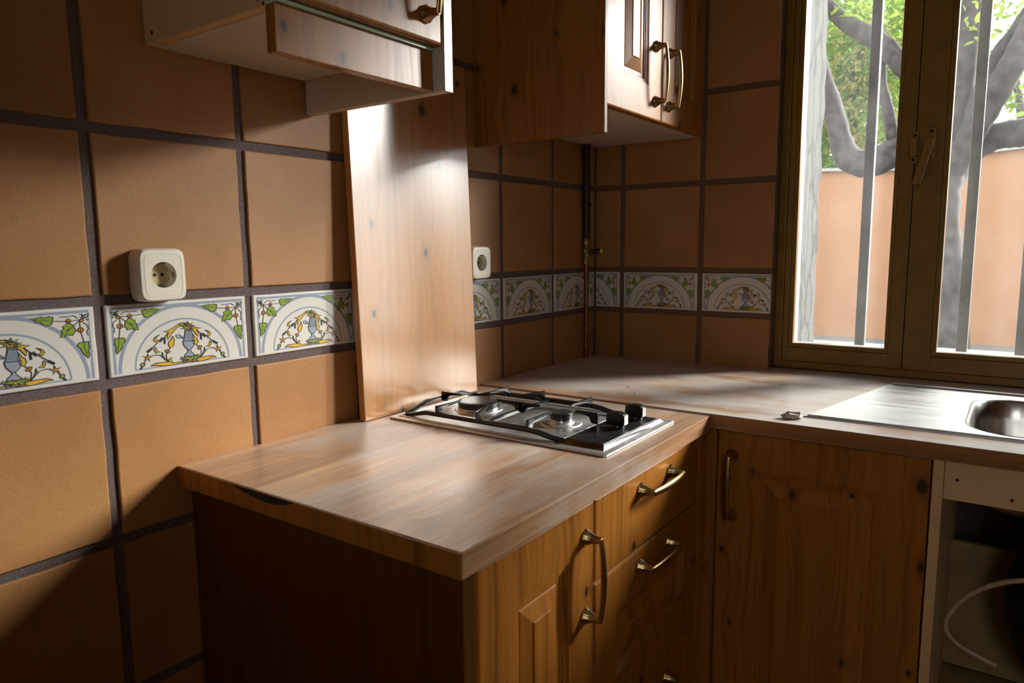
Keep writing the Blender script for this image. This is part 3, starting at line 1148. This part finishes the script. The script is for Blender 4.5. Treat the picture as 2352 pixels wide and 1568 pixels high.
def panel_door(name, parent, fr, w, h, mat, thick=.019, stile=STILE):
    """Raised-panel door: moulded frame (door) with the raised field as a sub-part."""
    s = stile
    fr_r = [(0, -.0042), (.0012, -.0013), (.0042, 0), (s, 0), (s + .0012, -.0022), (s + .0040, -.0022), (s + .0052, -.0038),
            (s + .0085, -.0038), (s + .0098, -.0060), (s + .0130, -.0060), (s + .0150, -.0085), (s + .0240, -.0085)]
    d = ring_front(MB(), fr, w, h, fr_r, closed=False, back=thick).build(name, mat, parent, recalc=False)
    i = s + .0240
    f2 = [(i, -.0085), (i + .002, -.0075), (i + .026, -.0010), (i + .0268, .0004), (i + .0285, .0006)]
    ring_front(MB(), fr, w, h, f2).build('raised_panel', mat, d, recalc=False)
    return d


def slab_front(name, parent, fr, w, h, mat, thick=.019):
    return ring_front(MB(), fr, w, h, [(0, -.0042), (.0012, -.0013), (.0042, 0)], back=thick).build(name, mat, parent, recalc=False)


def handle_mesh():
    """Bow handle: two fluted trumpet feet and a tapered bowed bar. Local: base plane x=0, bar along z, 128 mm centres."""
    mb = MB()
    prof = [(.0130, 0), (.0135, .0012), (.0130, .0028), (.0108, .0062), (.0086, .0105), (.0068, .0160), (.0057, .0215), (.0052, .0285)]
    for s in (-1, 1):
        mb.lathe(prof, (0, 0, s * .064), (1, 0, 0), 32, flute=.055, nf=8)
    pts, rad = [], []
    for i in range(25):
        t = i / 24 * 2 - 1
        pts.append((.0268 + .0058 * (1 - t * t), 0, t * .0672))
        rad.append(.0050 + .0022 * (1 - abs(t)) ** .7)
    mb.tube(pts, rad, 12, squash=((1, 0, 0), .62))
    o = mb.build('handle', M_BRASS, None, smooth=35)
    me = o.data
    bpy.data.objects.remove(o)
    return me


H_MESH = handle_mesh()


def handle(parent, wloc, rot=(0, 0, 0)):
    return tag(inst(H_MESH, 'handle', parent, wloc, rot), 'antique brass bow handle')


ROT_H = (PI / 2, 0, 0)               # on a +x face, lying along y
ROT_Y = (0, 0, -PI / 2)              # on a -y face, upright

# ------------------------------------------------------------------ worktops
TL_, TR_ = .900, .9035
wl = MB()
wl.box(.0012, .600, -1.408, -.6005, .866, TL_)
wl_o = wl.build('worktop', M_STAVE_Y, None, bevel=.0022, origin=(.3, -1.0, .866))
tag(wl_o, 'pale worn wooden worktop on the left, holding the gas hob', 'worktop')
# end-grain edge band with a worn chip on the near end of the left worktop
eb = MB()
eb.box(.004, .5985, -1.4094, -1.4082, .8668, .8988)
eb.build('edge_band', M_PINE, wl_o)
cpb = MB()
cpb.prism([(.145, .8986), (.30, .8986), (.285, .8925), (.255, .8868), (.225, .8862), (.185, .8915)], -1.40995, -1.4095, axis='y')
tag(cpb.build('worn_patch', M_WORN, wl_o), 'dark worn patch in the edge band')

# right worktop: outline with the notch under the window and a hole for the sink bowl
BX0, BX1, BY0, BY1 = 1.035, 1.40, -.492, -.130


def rrect(x0, x1, y0, y1, r, n=8):
    pts = []
    for cx, cy, a0 in ((x1 - r, y0 + r, -PI / 2), (x1 - r, y1 - r, 0), (x0 + r, y1 - r, PI / 2), (x0 + r, y0 + r, PI)):
        for k in range(n + 1):
            a = a0 + k * PI / 2 / n
            pts.append((cx + r * math.cos(a), cy + r * math.sin(a)))
    return pts


mb = MB()
Z0, Z1 = .8735, TR_
hx0, hx1, hy0, hy1 = BX0 - .008, BX1 + .008, BY0 - .008, BY1 + .008
for a in ((.0012, .5465, -.600, -.0012), (.5465, hx0, -.600, FY - .0005), (hx1, 2.2, -.600, FY - .0005), (hx0, hx1, -.600, hy0), (hx0, hx1, hy1, FY - .0005)):
    x0, x1, y0, y1 = a
    mb.box(x0, x1, y0, y1, Z0, Z1)
# merge shared faces so it reads as one slab
bm = bmesh.new()
me = bpy.data.meshes.new('worktop')
me.from_pydata([tuple(v) for v in mb.v], [], mb.f)
bm.from_mesh(me)
bmesh.ops.remove_doubles(bm, verts=bm.verts, dist=1e-5)
bm.to_mesh(me); bm.free()
me.materials.append(M_STAVE_X)
wr_o = bpy.data.objects.new('worktop', me)
COL.objects.link(wr_o)
tag(wr_o, 'grey brown wooden worktop under the window, holding the steel sink', 'worktop')
MB().box(.601, 2.2, -.6014, -.6002, Z0 + .0008, Z1 - .0012).build('edge_band', M_PINE_X, wr_o)

# ------------------------------------------------------------------ left base cabinets
CX = .566                              # carcass front; door faces at .585
DX = .585
cab = thing('base_cabinet', 'knotty pine base cabinet with shade-darkened end panel, nearest the camera', 'cabinet', (.29, -1.23, 0))
MB().box(.004, DX, -1.390, -1.367, .0, .8655).build('end_panel', M_PINE_SHADED, cab, bevel=.002)
MB().box(.004, CX - .001, -1.366, -1.066, .10, .118).build('bottom_shelf', M_WHITE, cab)
MB().box(.004, CX - .001, -1.081, -1.0655, .118, .8655).build('side_panel', M_WHITE, cab)
MB().box(.004, CX - .001, -1.366, -1.082, .850, .8655).build('top_rail', M_WHITE, cab)
MB().box(.45, .466, -1.366, -1.066, .0, .10).build('plinth', M_PINE_SHADED, cab)
fr = FR((DX, -1.3625, .12), (0, 1, 0), (0, 0, 1), (1, 0, 0))
d = panel_door('door', cab, fr, .2965, .7375, M_PINE)
handle(d, (DX, -1.0935, .742))

dc = thing('drawer_cabinet', 'pine drawer unit under the gas hob', 'cabinet', (.29, -.83, 0))
MB().box(.004, CX - .001, -1.0645, -1.049, .10, .8655).build('side_panel', M_WHITE, dc)
MB().box(.004, CX - .001, -.632, -.6155, .10, .8655).build('side_panel', M_WHITE, dc)
MB().box(.004, CX - .001, -1.048, -.633, .10, .118).build('bottom_shelf', M_WHITE, dc)
MB().box(.45, .466, -1.0645, -.6155, .0, .10).build('plinth', M_PINE_SHADED, dc)
MB().prism([(.545, -.6130), (.5835, -.6130), (.5835, -.5755), (.6065, -.5755), (.6065, -.5575), (.545, -.5575)], .0, .8655).build('corner_post', M_PINE, dc, bevel=.001)
yA, yB = -1.0625, -.6165
for z0, z1, pan, hz in ((.7195, .8575, False, .824), (.4425, .7160, True, .684), (.120, .439, True, .405)):
    fr = FR((DX, yA, z0), (0, 1, 0), (0, 0, 1), (1, 0, 0))
    if pan:
        dr = panel_door('drawer', dc, fr, yB - yA, z1 - z0, M_PINE)
    else:
        dr = slab_front('drawer', dc, fr, yB - yA, z1 - z0, M_PINE)
    handle(dr, (DX, -.834, hz), ROT_H)

# ------------------------------------------------------------------ right base cabinets
DY = -.575
rc = thing('base_cabinet', 'dark pine base cabinet in the corner, beside the open sink unit', 'cabinet', (.8, -.3, 0))
fr = FR((.6085, DY, .12), (1, 0, 0), (0, 0, 1), (0, -1, 0))
d = panel_door('door', rc, fr, .388, .746, M_PINE)
handle(d, (.6405, DY, .7515), ROT_Y)
MB().box(.6085, .6235, -.553, -.06, .119, .873).build('side_panel', M_WHITE, rc)
MB().box(.6085, .984, -.553, -.06, .10, .118).build('bottom_shelf', M_WHITE, rc)
MB().box(.985, .9985, -.553, -.06, .10, .873).build('side_panel', M_WHITE, rc)
MB().box(.624, .984, -.075, -.06, .118, .873).build('back_panel', M_WHITE, rc)
MB().box(.589, .9985, -.49, -.474, .0, .10).build('plinth', M_PINE_SHADED, rc)

sk = thing('sink_cabinet', 'open cream sink unit without a door, showing hoses inside', 'cabinet', (1.3, -.3, 0))
MB().box(.9995, 1.0165, DY - .002, -.06, .0, .873).build('side_panel', M_WHITE, sk, bevel=.0008)
MB().box(1.583, 1.60, DY - .002, -.06, .0, .873).build('side_panel', M_WHITE, sk, bevel=.0008)
rail = MB().box(1.0172, 1.5825, DY, DY + .016, .7985, .873).build('front_rail', M_WHITE, sk, bevel=.0008)
for x, z in ((1.037, .836), (1.117, .815)):
    MB().lathe([(.0028, 0), (.0028, .0006)], (x, DY - .0002, z), (0, -1, 0), 12).build('screw_hole', M_HOLE, rail)
tag(MB().box(1.0172, 1.5825, -.205, -.19, .30, .590).build('back_panel', M_BACK, sk), 'low back panel')
MB().box(1.0172, 1.5825, -.56, -.19, .272, .290).build('bottom_shelf', M_BACK, sk)

# black corrugated duct below the sink
pts, rad = [], []
for i in range(221):
    t = i / 220
    a = lerp(-1.15, 1.15, t)
    pts.append((1.330 - .150 * math.cos(a), -.335 + .01 * t, .545 + .165 * math.sin(a)))
    rad.append(.058 + .0026 * math.cos(i * PI / 2))
du = MB().tube(pts, rad, 24, M_DUCT).build('drain_duct', None, None, origin=(1.33, -.335, .38))
tag(du, 'black ribbed flexible duct bending inside the sink unit', 'duct')
p, r = smooth_path([(1.34, -.40, .60), (1.25, -.40, .625), (1.147, -.405, .612), (1.083, -.408, .578), (1.047, -.410, .538), (1.028, -.412, .492), (1.040, -.412, .462),
                    (1.066, -.410, .446), (1.098, -.408, .434), (1.115, -.406, .428)], [.0052] * 10, 6)
r = [.0052] * len(p)
hs = MB().tube(p, r, 12, M_HOSE)
hs.lathe([(.0052, 0), (.0056, .0006), (.0042, .0012)], p[-1], p[-1] - p[-2], 12, M_HOSE)
tag(hs.build('clear_hose', None, None, smooth=50, origin=(1.06, -.408, .40)), 'thin cloudy plastic hose curling in the open sink unit', 'hose')

# ------------------------------------------------------------------ sink
sn = thing('kitchen_sink', 'stainless steel inset sink with drainer below the window', 'sink', (1.1, -.3, TR_))
ZS = TR_ + .0026
out = [(.768, -.524), (1.62, -.512), (1.62, -.072), (.872, -.066), (.858, -.078)]
inner = rrect(BX0, BX1, BY0, BY1, .085, 8)
bm = bmesh.new()
ov = [bm.verts.new((x, y, ZS)) for x, y in out]
iv = [bm.verts.new((x, y, ZS)) for x, y in inner]
oe = [bm.edges.new((ov[i], ov[(i + 1) % len(ov)])) for i in range(len(ov))]
ie = [bm.edges.new((iv[i], iv[(i + 1) % len(iv)])) for i in range(len(iv))]
bmesh.ops.triangle_fill(bm, edges=oe + ie, use_beauty=True, normal=(0, 0, 1))
# rolled outer edge
lo = [bm.verts.new((x + (.004 if x > 1 else -.004), y + (.004 if y > -.3 else -.004), TR_ + .0002)) for x, y in out]
for i in range(len(ov)):
    bm.faces.new((ov[i], ov[(i + 1) % len(ov)], lo[(i + 1) % len(ov)], lo[i]))
bmesh.ops.recalc_face_normals(bm, faces=bm.faces)
me = bpy.data.meshes.new('sink_deck')
bmesh.ops.translate(bm, verts=bm.verts, vec=-Vector((1.1, -.3, TR_)))
bm.to_mesh(me); bm.free()
me.materials.append(M_SINK)
o = bpy.data.objects.new('sink_deck', me); COL.objects.link(o); o.parent = sn
# bowl
bw = MB()
levels = [(.0, ZS), (.003, ZS - .0015), (.006, ZS - .006), (.010, .86), (.016, .775), (.030, .752), (.055, .746)]
n = len(inner)
vs_, fs_ = [], []
for ins, z in levels:
    for x, y in rrect(BX0 + ins, BX1 - ins, BY0 + ins, BY1 - ins, .085 - ins * .3, 8):
        vs_.append((x, y, z))
for l in range(len(levels) - 1):
    for i in range(n):
        fs_.append((l * n + i, l * n + (i + 1) % n, (l + 1) * n + (i + 1) % n, (l + 1) * n + i))
fs_.append([(len(levels) - 1) * n + i for i in range(n)])
bw.add(vs_, fs_)
bo = bw.build('bowl', M_BOWL, sn, smooth=50, recalc=False)
for q_ in bo.data.polygons:
    pass
so_ = bo.modifiers.new('thickness', 'SOLIDIFY'); so_.thickness = .0012; so_.offset = 1
tag(MB().lathe([(.035, 0), (.035, .004), (.02, .0045)], (1.215, -.31, .7463), n=24).build('drain', M_CHROME, sn, smooth=40), 'chrome drain')
# raised front and back rims
MB().tube([(.772, -.5195, ZS + .0008), (1.2, -.5135, ZS + .0008), (1.615, -.508, ZS + .0008)], .0022, 8).build('rim', M_SINK, sn, smooth=True)
MB().tube([(.868, -.0745, ZS + .0022), (1.2, -.0765, ZS + .0022), (1.615, -.0775, ZS + .0022)], .0032, 8).build('rim', M_SINK, sn, smooth=True)

# crumpled scrap by the sink
random.seed(21)
bm = bmesh.new()
bmesh.ops.create_icosphere(bm, subdivisions=2, radius=1)
for v in bm.verts:
    k = random.uniform(.62, 1.12)
    v.co = Vector((v.co.x * .023 * k, v.co.y * .012 * k, max(v.co.z * .0095 * k, -.006) + .006))
me = bpy.data.meshes.new('foil_scrap'); bm.to_mesh(me); bm.free()
me.materials.append(M_FOIL)
fo = bpy.data.objects.new('foil_scrap', me); COL.objects.link(fo)
fo.location = (.752, -.553, TR_ + .0001); fo.rotation_euler = (0, 0, .25)
tag(fo, 'small crumpled foil scrap beside the front corner of the sink', 'scrap')
CRUMBS = [(.126, -.139, 'tiny crumb in the shaded worktop corner near the gas pipe'),
          (.274, -.245, 'tiny crumb at the edge of the shade on the corner worktop'),
          (.334, -.437, 'tiny crumb behind the hob knobs, second from the worktop joint'),
          (.383, -.499, 'tiny crumb behind the hob knobs, third from the worktop joint'),
          (.639, -.209, 'tiny crumb between the window frame and the sink drainer'),
          (.30, -.30, 'tiny crumb in the middle of the corner worktop'),
          (.36, -.52, 'tiny crumb closest to the worktop joint behind the hob')]
for i, (x, y, lab) in enumerate(CRUMBS):
    bm = bmesh.new(); bmesh.ops.create_icosphere(bm, subdivisions=1, radius=.0028)
    for v in bm.verts:
        v.co = Vector((v.co.x * random.uniform(.7, 1.3), v.co.y * random.uniform(.6, 1.2), max(v.co.z * .6, -.0012) + .0012))
    me = bpy.data.meshes.new('crumb'); bm.to_mesh(me); bm.free(); me.materials.append(M_CRUMB)
    c = bpy.data.objects.new('crumb', me); COL.objects.link(c); c.location = (x, y, TR_ + .0001)
    tag(c, lab, 'crumb', 'crumbs on the worktop')

# ------------------------------------------------------------------ gas hob
hb = thing('gas_hob', 'two burner steel gas hob set in the left worktop', 'hob', (.31, -.84, TL_))
HX0, HX1, HY0, HY1 = .058, .562, -.986, -.694
ZH = TL_ + .0042
mb = MB()
mb.prism(rrect(HX0, HX1, HY0, HY1, .006, 3), TL_ + .0002, ZH)
mb.build('steel_tray', M_STEEL, hb, bevel=.0016, seg=2, smooth=30)
# raised lip around the cooking field, and a shallow pressed field
lip = ring_frame(.075, .452, -.972, -.708, .081, .446, -.966, -.714, 0, 1)
lp = MB()
for a in ((.075, .079, -.972, -.708), (.448, .452, -.972, -.708), (.079, .448, -.972, -.968), (.079, .448, -.712, -.708)):
    lp.box(a[0], a[1], a[2], a[3], ZH - .0004, ZH + .0022)
lp.build('lip', M_STEEL, hb, bevel=.0009, smooth=40)
# control panel: polished surround rising from the cooking field to the front, black insert
cpn = MB()
X0, X1, YA, YB = .452, .548, -.966, -.714
cpn.add([(X0, YA, ZH - .0003), (X1, YA, ZH - .0003), (X1, YB, ZH - .0003), (X0, YB, ZH - .0003),
         (X0 + .011, YA + .012, ZH + .0070), (X1 - .006, YA + .012, ZH + .0070), (X1 - .006, YB - .012, ZH + .0070), (X0 + .011, YB - .012, ZH + .0070)],
        [(0, 3, 2, 1), (0, 1, 5, 4), (1, 2, 6, 5), (2, 3, 7, 6), (3, 0, 4, 7), (4, 5, 6, 7)])
pnl = cpn.build('control_panel', M_CHROME, hb, bevel=.0014, smooth=30)
MB().box(X0 + .014, X1 - .009, YA + .015, YB - .015, ZH + .0066, ZH + .0078).build('black_insert', M_PANEL, pnl)
ring = MB()
for k in range(2):
    ring.lathe([(.0035, 0), (.0035, .0003)], (.545 - .012, YA + .030 + k * .010, ZH + .0077), n=16)
tag(ring.build('printed_mark', M_CHROME, pnl), 'small printed burner symbol')
for ky in (-.838, -.760):
    kx, kz = .507, ZH + .0078
    k_ = MB()
    k_.lathe([(.0145, 0), (.0150, .002), (.0140, .007), (.0130, .008)], (kx, ky, kz), n=24)
    prof = [(-.017, .006), (.017, .006), (.0185, .016), (.0165, .0275), (.006, .0305), (-.006, .0305), (-.0165, .0275), (-.0185, .016)]
    k_.prism([(kx + a, kz + b) for a, b in prof], ky - .009, ky + .009, axis='y')
    ko = k_.build('knob', M_BLACK_M, hb, bevel=.0016, smooth=35)
    fc = MB().box(kx + .0172, kx + .0192, ky - .0078, ky + .0078, kz + .008, kz + .0265)
    tag(fc.build('knob_face', M_CHROME, ko, bevel=.0006), 'chrome end face')
# burners
for bx, R, hh in ((.183, .0445, .0205), (.388, .0225, .0215)):
    by = -.842
    b_ = thing('burner', None, None)
    b_.parent = hb; b_.location = Vector((bx, by, ZH)) - world_loc(hb)
    MB().lathe([(R * 1.55 + .006, 0), (R * 1.50 + .005, .0020), (R * 1.30, .0030), (R * 1.16, .0034), (R * 1.12, .0055), (R * 1.06, .006)], (bx, by, ZH), n=40).build('dish', M_STEEL, b_, smooth=35)
    MB().lathe([(R * 1.0, .005), (R * 1.0, .0105), (R * .96, .0112)], (bx, by, ZH), n=40).build('steel_ring', M_CHROME, b_, smooth=35)
    cp_ = MB()
    cp_.lathe([(R * .98, .0108), (R * .99, hh - .001), (R * .9, hh)], (bx, by, ZH), n=40)
    cp_.lathe([(R * 1.03, hh - .0010), (R * 1.04, hh + .0012), (R * .98, hh + .0026), (R * .7, hh + .0032), (R * .45, hh + .0028)], (bx, by, ZH), n=40)
    cp_.build('cap', M_CAP, b_, smooth=35)
    nh = 26 if R > .03 else 14
    ho = MB()
    for k in range(nh):
        a = 2 * PI * k / nh
        dx, dy = math.cos(a), math.sin(a)
        ho.lathe([(.0011, -.0006), (.0011, .0004)], (bx + dx * R * .965, by + dy * R * .985, ZH + .0142), (dx, dy, 0), 6)
    ho.build('flame_ports', M_BRASS, b_)['kind'] = 'stuff'
# pan support: two long black bars bent down at their ends, with fingers
ps = MB()


def strip(mb, pts, wdt, th, m=None):
    """Flat bar swept along points: vertical depth wdt, thickness th."""
    pts = [Vector(p) for p in pts]
    vs, fs = [], []
    for i, p in enumerate(pts):
        t = (pts[min(i + 1, len(pts) - 1)] - pts[max(i - 1, 0)]).normalized()
        side = Vector((t.y, -t.x, 0))
        if side.length < 1e-6:
            side = Vector((0, 1, 0))
        side.normalize()
        up = side.cross(t)
        if up.z < 0:
            up = -up
        wd = wdt[i] if isinstance(wdt, (list, tuple)) else wdt
        for a, b in ((-1, -1), (1, -1), (1, 1), (-1, 1)):
            vs.append(p + side * (a * th / 2) + up * (b * wd / 2))
    for i in range(len(pts) - 1):
        for k in range(4):
            fs.append((i * 4 + k, i * 4 + (k + 1) % 4, (i + 1) * 4 + (k + 1) % 4, (i + 1) * 4 + k))
    fs += [(3, 2, 1, 0), tuple(range((len(pts) - 1) * 4, len(pts) * 4))]
    return mb.add(vs, fs, m)


grate = thing('pan_support', None, None)
grate.parent = hb
grate.location = (0, 0, 0)
ZB = ZH + .0135
for yy in (-.958, -.724):
    r_ = MB()
    strip(r_, [(.083, yy, ZH + .0035), (.100, yy, ZH + .0045), (.122, yy, ZB - .004), (.140, yy, ZB), (.39, yy, ZB), (.410, yy, ZB - .002),
               (.440, yy, ZH + .0055), (.466, yy, ZH + .0040)], [.007, .0075, .0085, .0095, .0095, .0090, .0080, .0070], .0085)
    r_.build('long_bar', M_BLACK, grate, bevel=.0018, smooth=35)
# arched rod across the far end and rod across the near end
e1 = MB(); strip(e1, [(.083, -.958, ZH + .0040), (.083, -.935, ZH + .0075), (.084, -.90, ZH + .019), (.084, -.78, ZH + .019), (.083, -.747, ZH + .0075), (.083, -.724, ZH + .0040)], .0085, .0085)
e1.build('end_bar', M_BLACK, grate, bevel=.0018, smooth=35)
e2 = MB(); strip(e2, [(.466, -.958, ZH + .0040), (.466, -.724, ZH + .0040)], .006, .007)
e2.build('end_bar', M_BLACK, grate, bevel=.0015, smooth=35)


def finger(x, y, tx, ty):
    """Rises from the bar at (x, y) with a square shoulder, then tapers towards the burner at (tx, ty)."""
    f = MB()
    d = Vector((tx - x, ty - y, 0)); L = d.length; d.normalize()
    n_ = Vector((-d.y, d.x, 0)) * .0021
    zb, zt = ZH + .010, ZH + .0315
    prof = [(-.004, zb), (.010, zb), (.016, zt - .0095), (L * .55, zt - .0068), (L, zt - .0040), (L, zt - .0008), (L - .002, zt), (-.003, zt), (-.004, zt - .001)]
    base = Vector((x, y, 0))
    A = [base + d * s + n_ + Vector((0, 0, z)) for s, z in prof]
    B = [base + d * s - n_ + Vector((0, 0, z)) for s, z in prof]
    k = len(prof)
    f.add(A + B, [list(range(k)), list(range(2 * k - 1, k - 1, -1))] + [(i, k + i, k + (i + 1) % k, (i + 1) % k) for i in range(k)])
    f.build('finger', M_BLACK, grate, bevel=.0010, smooth=35)


for x, y, tx, ty in ((.175, -.724, .175, -.795), (.168, -.958, .172, -.890), (.270, -.724, .245, -.795), (.270, -.958, .245, -.888), (.388, -.724, .388, -.806),
                     (.388, -.958, .388, -.878), (.084, -.842, .135, -.842)):
    finger(x, y, tx, ty)
strip_ = MB(); strip(strip_, [(.290, -.958, ZB), (.292, -.842, ZB + .002), (.290, -.724, ZB)], .008, .006)
strip_.build('cross_bar', M_BLACK, grate, bevel=.0015, smooth=35)
finger(.292, -.842, .232, -.842)
finger(.292, -.842, .340, -.842)
finger(.466, -.842, .420, -.842)

# ------------------------------------------------------------------ leaning pine board
bd = thing('pine_board', 'tall loose knotty pine board leaning on the tiles behind the hob', 'board', (.04, -.85, TL_))
b_ = MB()
T = .0165
# four edges of the leaning slab: foot stands on the worktop, top rests on the wall
fx, fz, tx_, tz = .026, TL_ + .0005, .0015, 1.66
u = Vector((tx_ - fx, 0, tz - fz)).normalized()
nrm = Vector((u.z, 0, -u.x))
A = Vector((fx, 0, fz + T * u.x * -1))
H_ = (Vector((tx_, 0, tz)) - Vector((fx, 0, fz))).length
vs_ = []
for y in (-1.0345, -.668):
    for s, t_ in ((0, 0), (H_, 0), (H_, T), (0, T)):
        p_ = A + u * s + nrm * t_
        vs_.append((p_.x, y, p_.z))
b_.add(vs_, [(0, 1, 2, 3), (7, 6, 5, 4), (0, 4, 5, 1), (1, 5, 6, 2), (2, 6, 7, 3), (3, 7, 4, 0)])
b_.build('board', M_PINE_L, bd, bevel=.0015)

# ------------------------------------------------------------------ corner wall cabinet
c2 = thing('wall_cabinet', 'two door pine wall cabinet in the corner beside the window', 'cabinet', (.17, -.3, 1.55))
ZT = 2.20
MB().box(.0015, .3545, -.6105, -.5965, 1.490, ZT).build('end_panel', M_PINE_HALFSHADED, c2, bevel=.002)
bt = MB().box(.0015, .330, -.5955, -.0015, 1.552, 1.568)
bt.build('bottom_panel', M_WHITE_G, c2, bevel=.0008)
MB().box(.0015, .330, -.016, -.0015, 1.569, ZT).build('side_panel', M_WHITE_G, c2)
MB().box(.0015, .330, -.5955, -.017, ZT - .016, ZT).build('top_panel', M_WHITE_G, c2)
MB().box(.0015, .008, -.5955, -.017, 1.569, ZT - .017).build('back_panel', M_WHITE_G, c2)
for y0, y1, hy in ((-.5945, -.3060, -.344), (-.3035, -.0150, -.262)):
    fr = FR((.350, y0, 1.551), (0, 1, 0), (0, 0, 1), (1, 0, 0))
    d = panel_door('door', c2, fr, y1 - y0, ZT - 1.551, M_PINE, thick=.0185)
    handle(d, (.350, hy, 1.659))

# ------------------------------------------------------------------ hood cabinet on the left
c1 = thing('hood_cabinet', 'cream and pine wall cabinet over the hob with dropped valance', 'cabinet', (.15, -1.26, 1.55))
sp = MB().box(.0015, .296, -1.411, -1.395, 1.5555, ZT).build('side_panel', M_WHITE, c1, bevel=.0008)
for x, z in ((.024, 1.5695), (.281, 1.567)):
    MB().lathe([(.0030, 0), (.0030, .0005)], (x, -1.4112, z), (0, -1, 0), 12).build('screw_hole', M_HOLE, sp)
MB().box(.0015, .296, -1.394, -1.1155, 1.5555, 1.5715).build('bottom_panel', M_WHITE_G, c1)
ep = MB().box(.0015, .338, -1.1145, -1.0965, 1.4945, ZT)
for i, (f) in enumerate(ep.f):
    pass
ep.build('side_panel', M_WHITE_G, c1, bevel=.0012)
tag(MB().box(.3385, .3405, -1.1145, -1.0965, 1.4950, ZT).build('edge_band', M_PINE_L, c1), 'pine edge strip')
vl = MB().box(.2975, .3155, -1.4125, -1.1155, 1.4965, 1.5565).build('valance', M_PINE, c1, bevel=.0012)
tag(MB().box(.290, .3215, -1.411, -1.1160, 1.5570, 1.5612).build('glass_strip', M_GREENGLASS, c1), 'green edged glass strip')
fr = FR((.3375, -1.4125, 1.5625), (0, 1, 0), (0, 0, 1), (1, 0, 0))
d = slab_front('door', c1, fr, .2960, ZT - 1.5625, M_PINE, thick=.0185)
handle(d, (.3375, -1.1545, 1.664))

# ------------------------------------------------------------------ sockets
def socket(y, z, w, h, label):
    o = thing('wall_socket', label, 'socket', (0, y, z))
    x1 = .030
    b = MB()
    n = 48
    ring0 = []
    for i in range(n):
        t = 2 * PI * i / n
        c_, s_ = abs(math.cos(t)), abs(math.sin(t))
        q = ((c_ / (w / 2)) ** 7 + (s_ / (h / 2)) ** 7) ** (-1 / 7)
        ring0.append((q * math.cos(t), q * math.sin(t)))
    vs, fs = [], []
    lv = [(1.0, .0006), (1.0, .004), (1.0, x1 - .009), (.975, x1 - .003), (.93, x1), (.80, x1 + .0004), (.79, x1 - .0003), (.78, x1 + .0004)]
    hole = .0195
    for s, x in lv:
        for a, c in ring0:
            vs.append((x, y + a * s, z + c * s))
    for l in range(len(lv) - 1):
        for i in range(n):
            fs.append((l * n + i, l * n + (i + 1) % n, (l + 1) * n + (i + 1) % n, (l + 1) * n + i))
    e = (len(lv) - 1) * n
    k0 = len(vs)
    # well: circle with the same count, then down to the floor
    def ang(i):
        a, c = ring0[i]
        return math.atan2(c, a)
    for rr, x in ((hole + .0006, x1 + .0004), (hole, x1 - .0004), (hole - .0008, x1 - .0165)):
        for i in range(n):
            t = ang(i)
            vs.append((x, y + rr * math.cos(t), z + rr * math.sin(t)))
    for i in range(n):
        fs.append((e + i, e + (i + 1) % n, k0 + (i + 1) % n, k0 + i))
    for l in range(2):
        for i in range(n):
            fs.append((k0 + l * n + i, k0 + l * n + (i + 1) % n, k0 + (l + 1) * n + (i + 1) % n, k0 + (l + 1) * n + i))
    b.add(vs, fs)
    b.build('cover', M_IVORY, o, smooth=40)
    ins = MB().lathe([(hole - .0006, 0), (hole - .0006, .0012)], (x1 - .0172, y, z), (1, 0, 0), 32)
    io = ins.build('socket_insert', M_SOCKET, o)
    MB().box(x1 - .0162, x1 - .004, y + .0135, y + .0180, z - .004, z + .004).build('key_block', M_SOCKET, io, bevel=.0008)
    ph = MB()
    for dy in (-.0095, .0095):
        ph.lathe([(.0027, 0), (.0027, .0005)], (x1 - .0161, y + dy * .62, z), (1, 0, 0), 14)
    ph.build('pin_holes', M_HOLE, io)
    MB().box(x1 - .0158, x1 - .002, y - .0045, y + .0045, z + .0162, z + .0186).build('earth_clip', M_HOLE, io)
    MB().box(x1 - .0158, x1 - .002, y - .0045, y + .0045, z - .0186, z - .0162).build('earth_clip', M_HOLE, io)
    return o


socket(-1.4235, 1.2110, .0745, .081, 'ivory wall socket nearest the camera, left of the pine board')
socket(-.6265, 1.2110, .0745, .079, 'ivory wall socket right of the pine board, above the border tiles')

# ------------------------------------------------------------------ gas pipe in the corner
gp = thing('gas_pipe', 'copper gas pipe with valve running up the corner wall', 'pipe', (.016, -.088, TR_))
px, py = .0165, -.088
MB().tube([(px, py, TR_ + .0005), (px, py, 1.0), (px + .001, py, 1.12), (px, py, 1.196)], .0072, 14).build('copper_pipe', M_PIPE, gp, smooth=50)
MB().tube([(px, py, 1.270), (px, py, 1.551)], .0115, 16).build('upper_pipe', M_PIPE_D, gp, smooth=50)
v = MB()
v.lathe([(.0085, 0), (.0125, .001), (.0125, .012), (.0095, .013), (.0095, .022), (.0120, .026), (.0120, .046), (.0095, .050), (.0095, .060), (.0130, .061), (.0130, .075), (.0115, .077)],
        (px, py, 1.195), n=8)
v.lathe([(.0075, 0), (.0075, .016), (.0062, .018)], (px, py, 1.233), (.35, -.94, 0), 12)
vo = v.build('valve', M_VALVE, gp, smooth=40)
s = MB()
s.tube([(px, py, 1.233), (px + .020, py + .010, 1.2335), (px + .038, py + .018, 1.234)], [.0066, .0060, .0070], 12)
s.build('lever', M_PIPE_D, vo, smooth=40)
MB().lathe([(.0074, 0), (.0074, .006), (.0060, .008)], (px + .038, py + .018, 1.234), (.9, .43, .02), 14).build('yellow_cap', M_YELLOW, vo, smooth=40)
cl = MB().lathe([(.0140, -.005), (.0150, -.003), (.0150, .003), (.0140, .005)], (px, py, 1.372), n=18)
cl.box(.0006, px, py - .004, py + .004, 1.368, 1.376)
cl.build('pipe_clip', M_PIPE_D, gp, smooth=40)
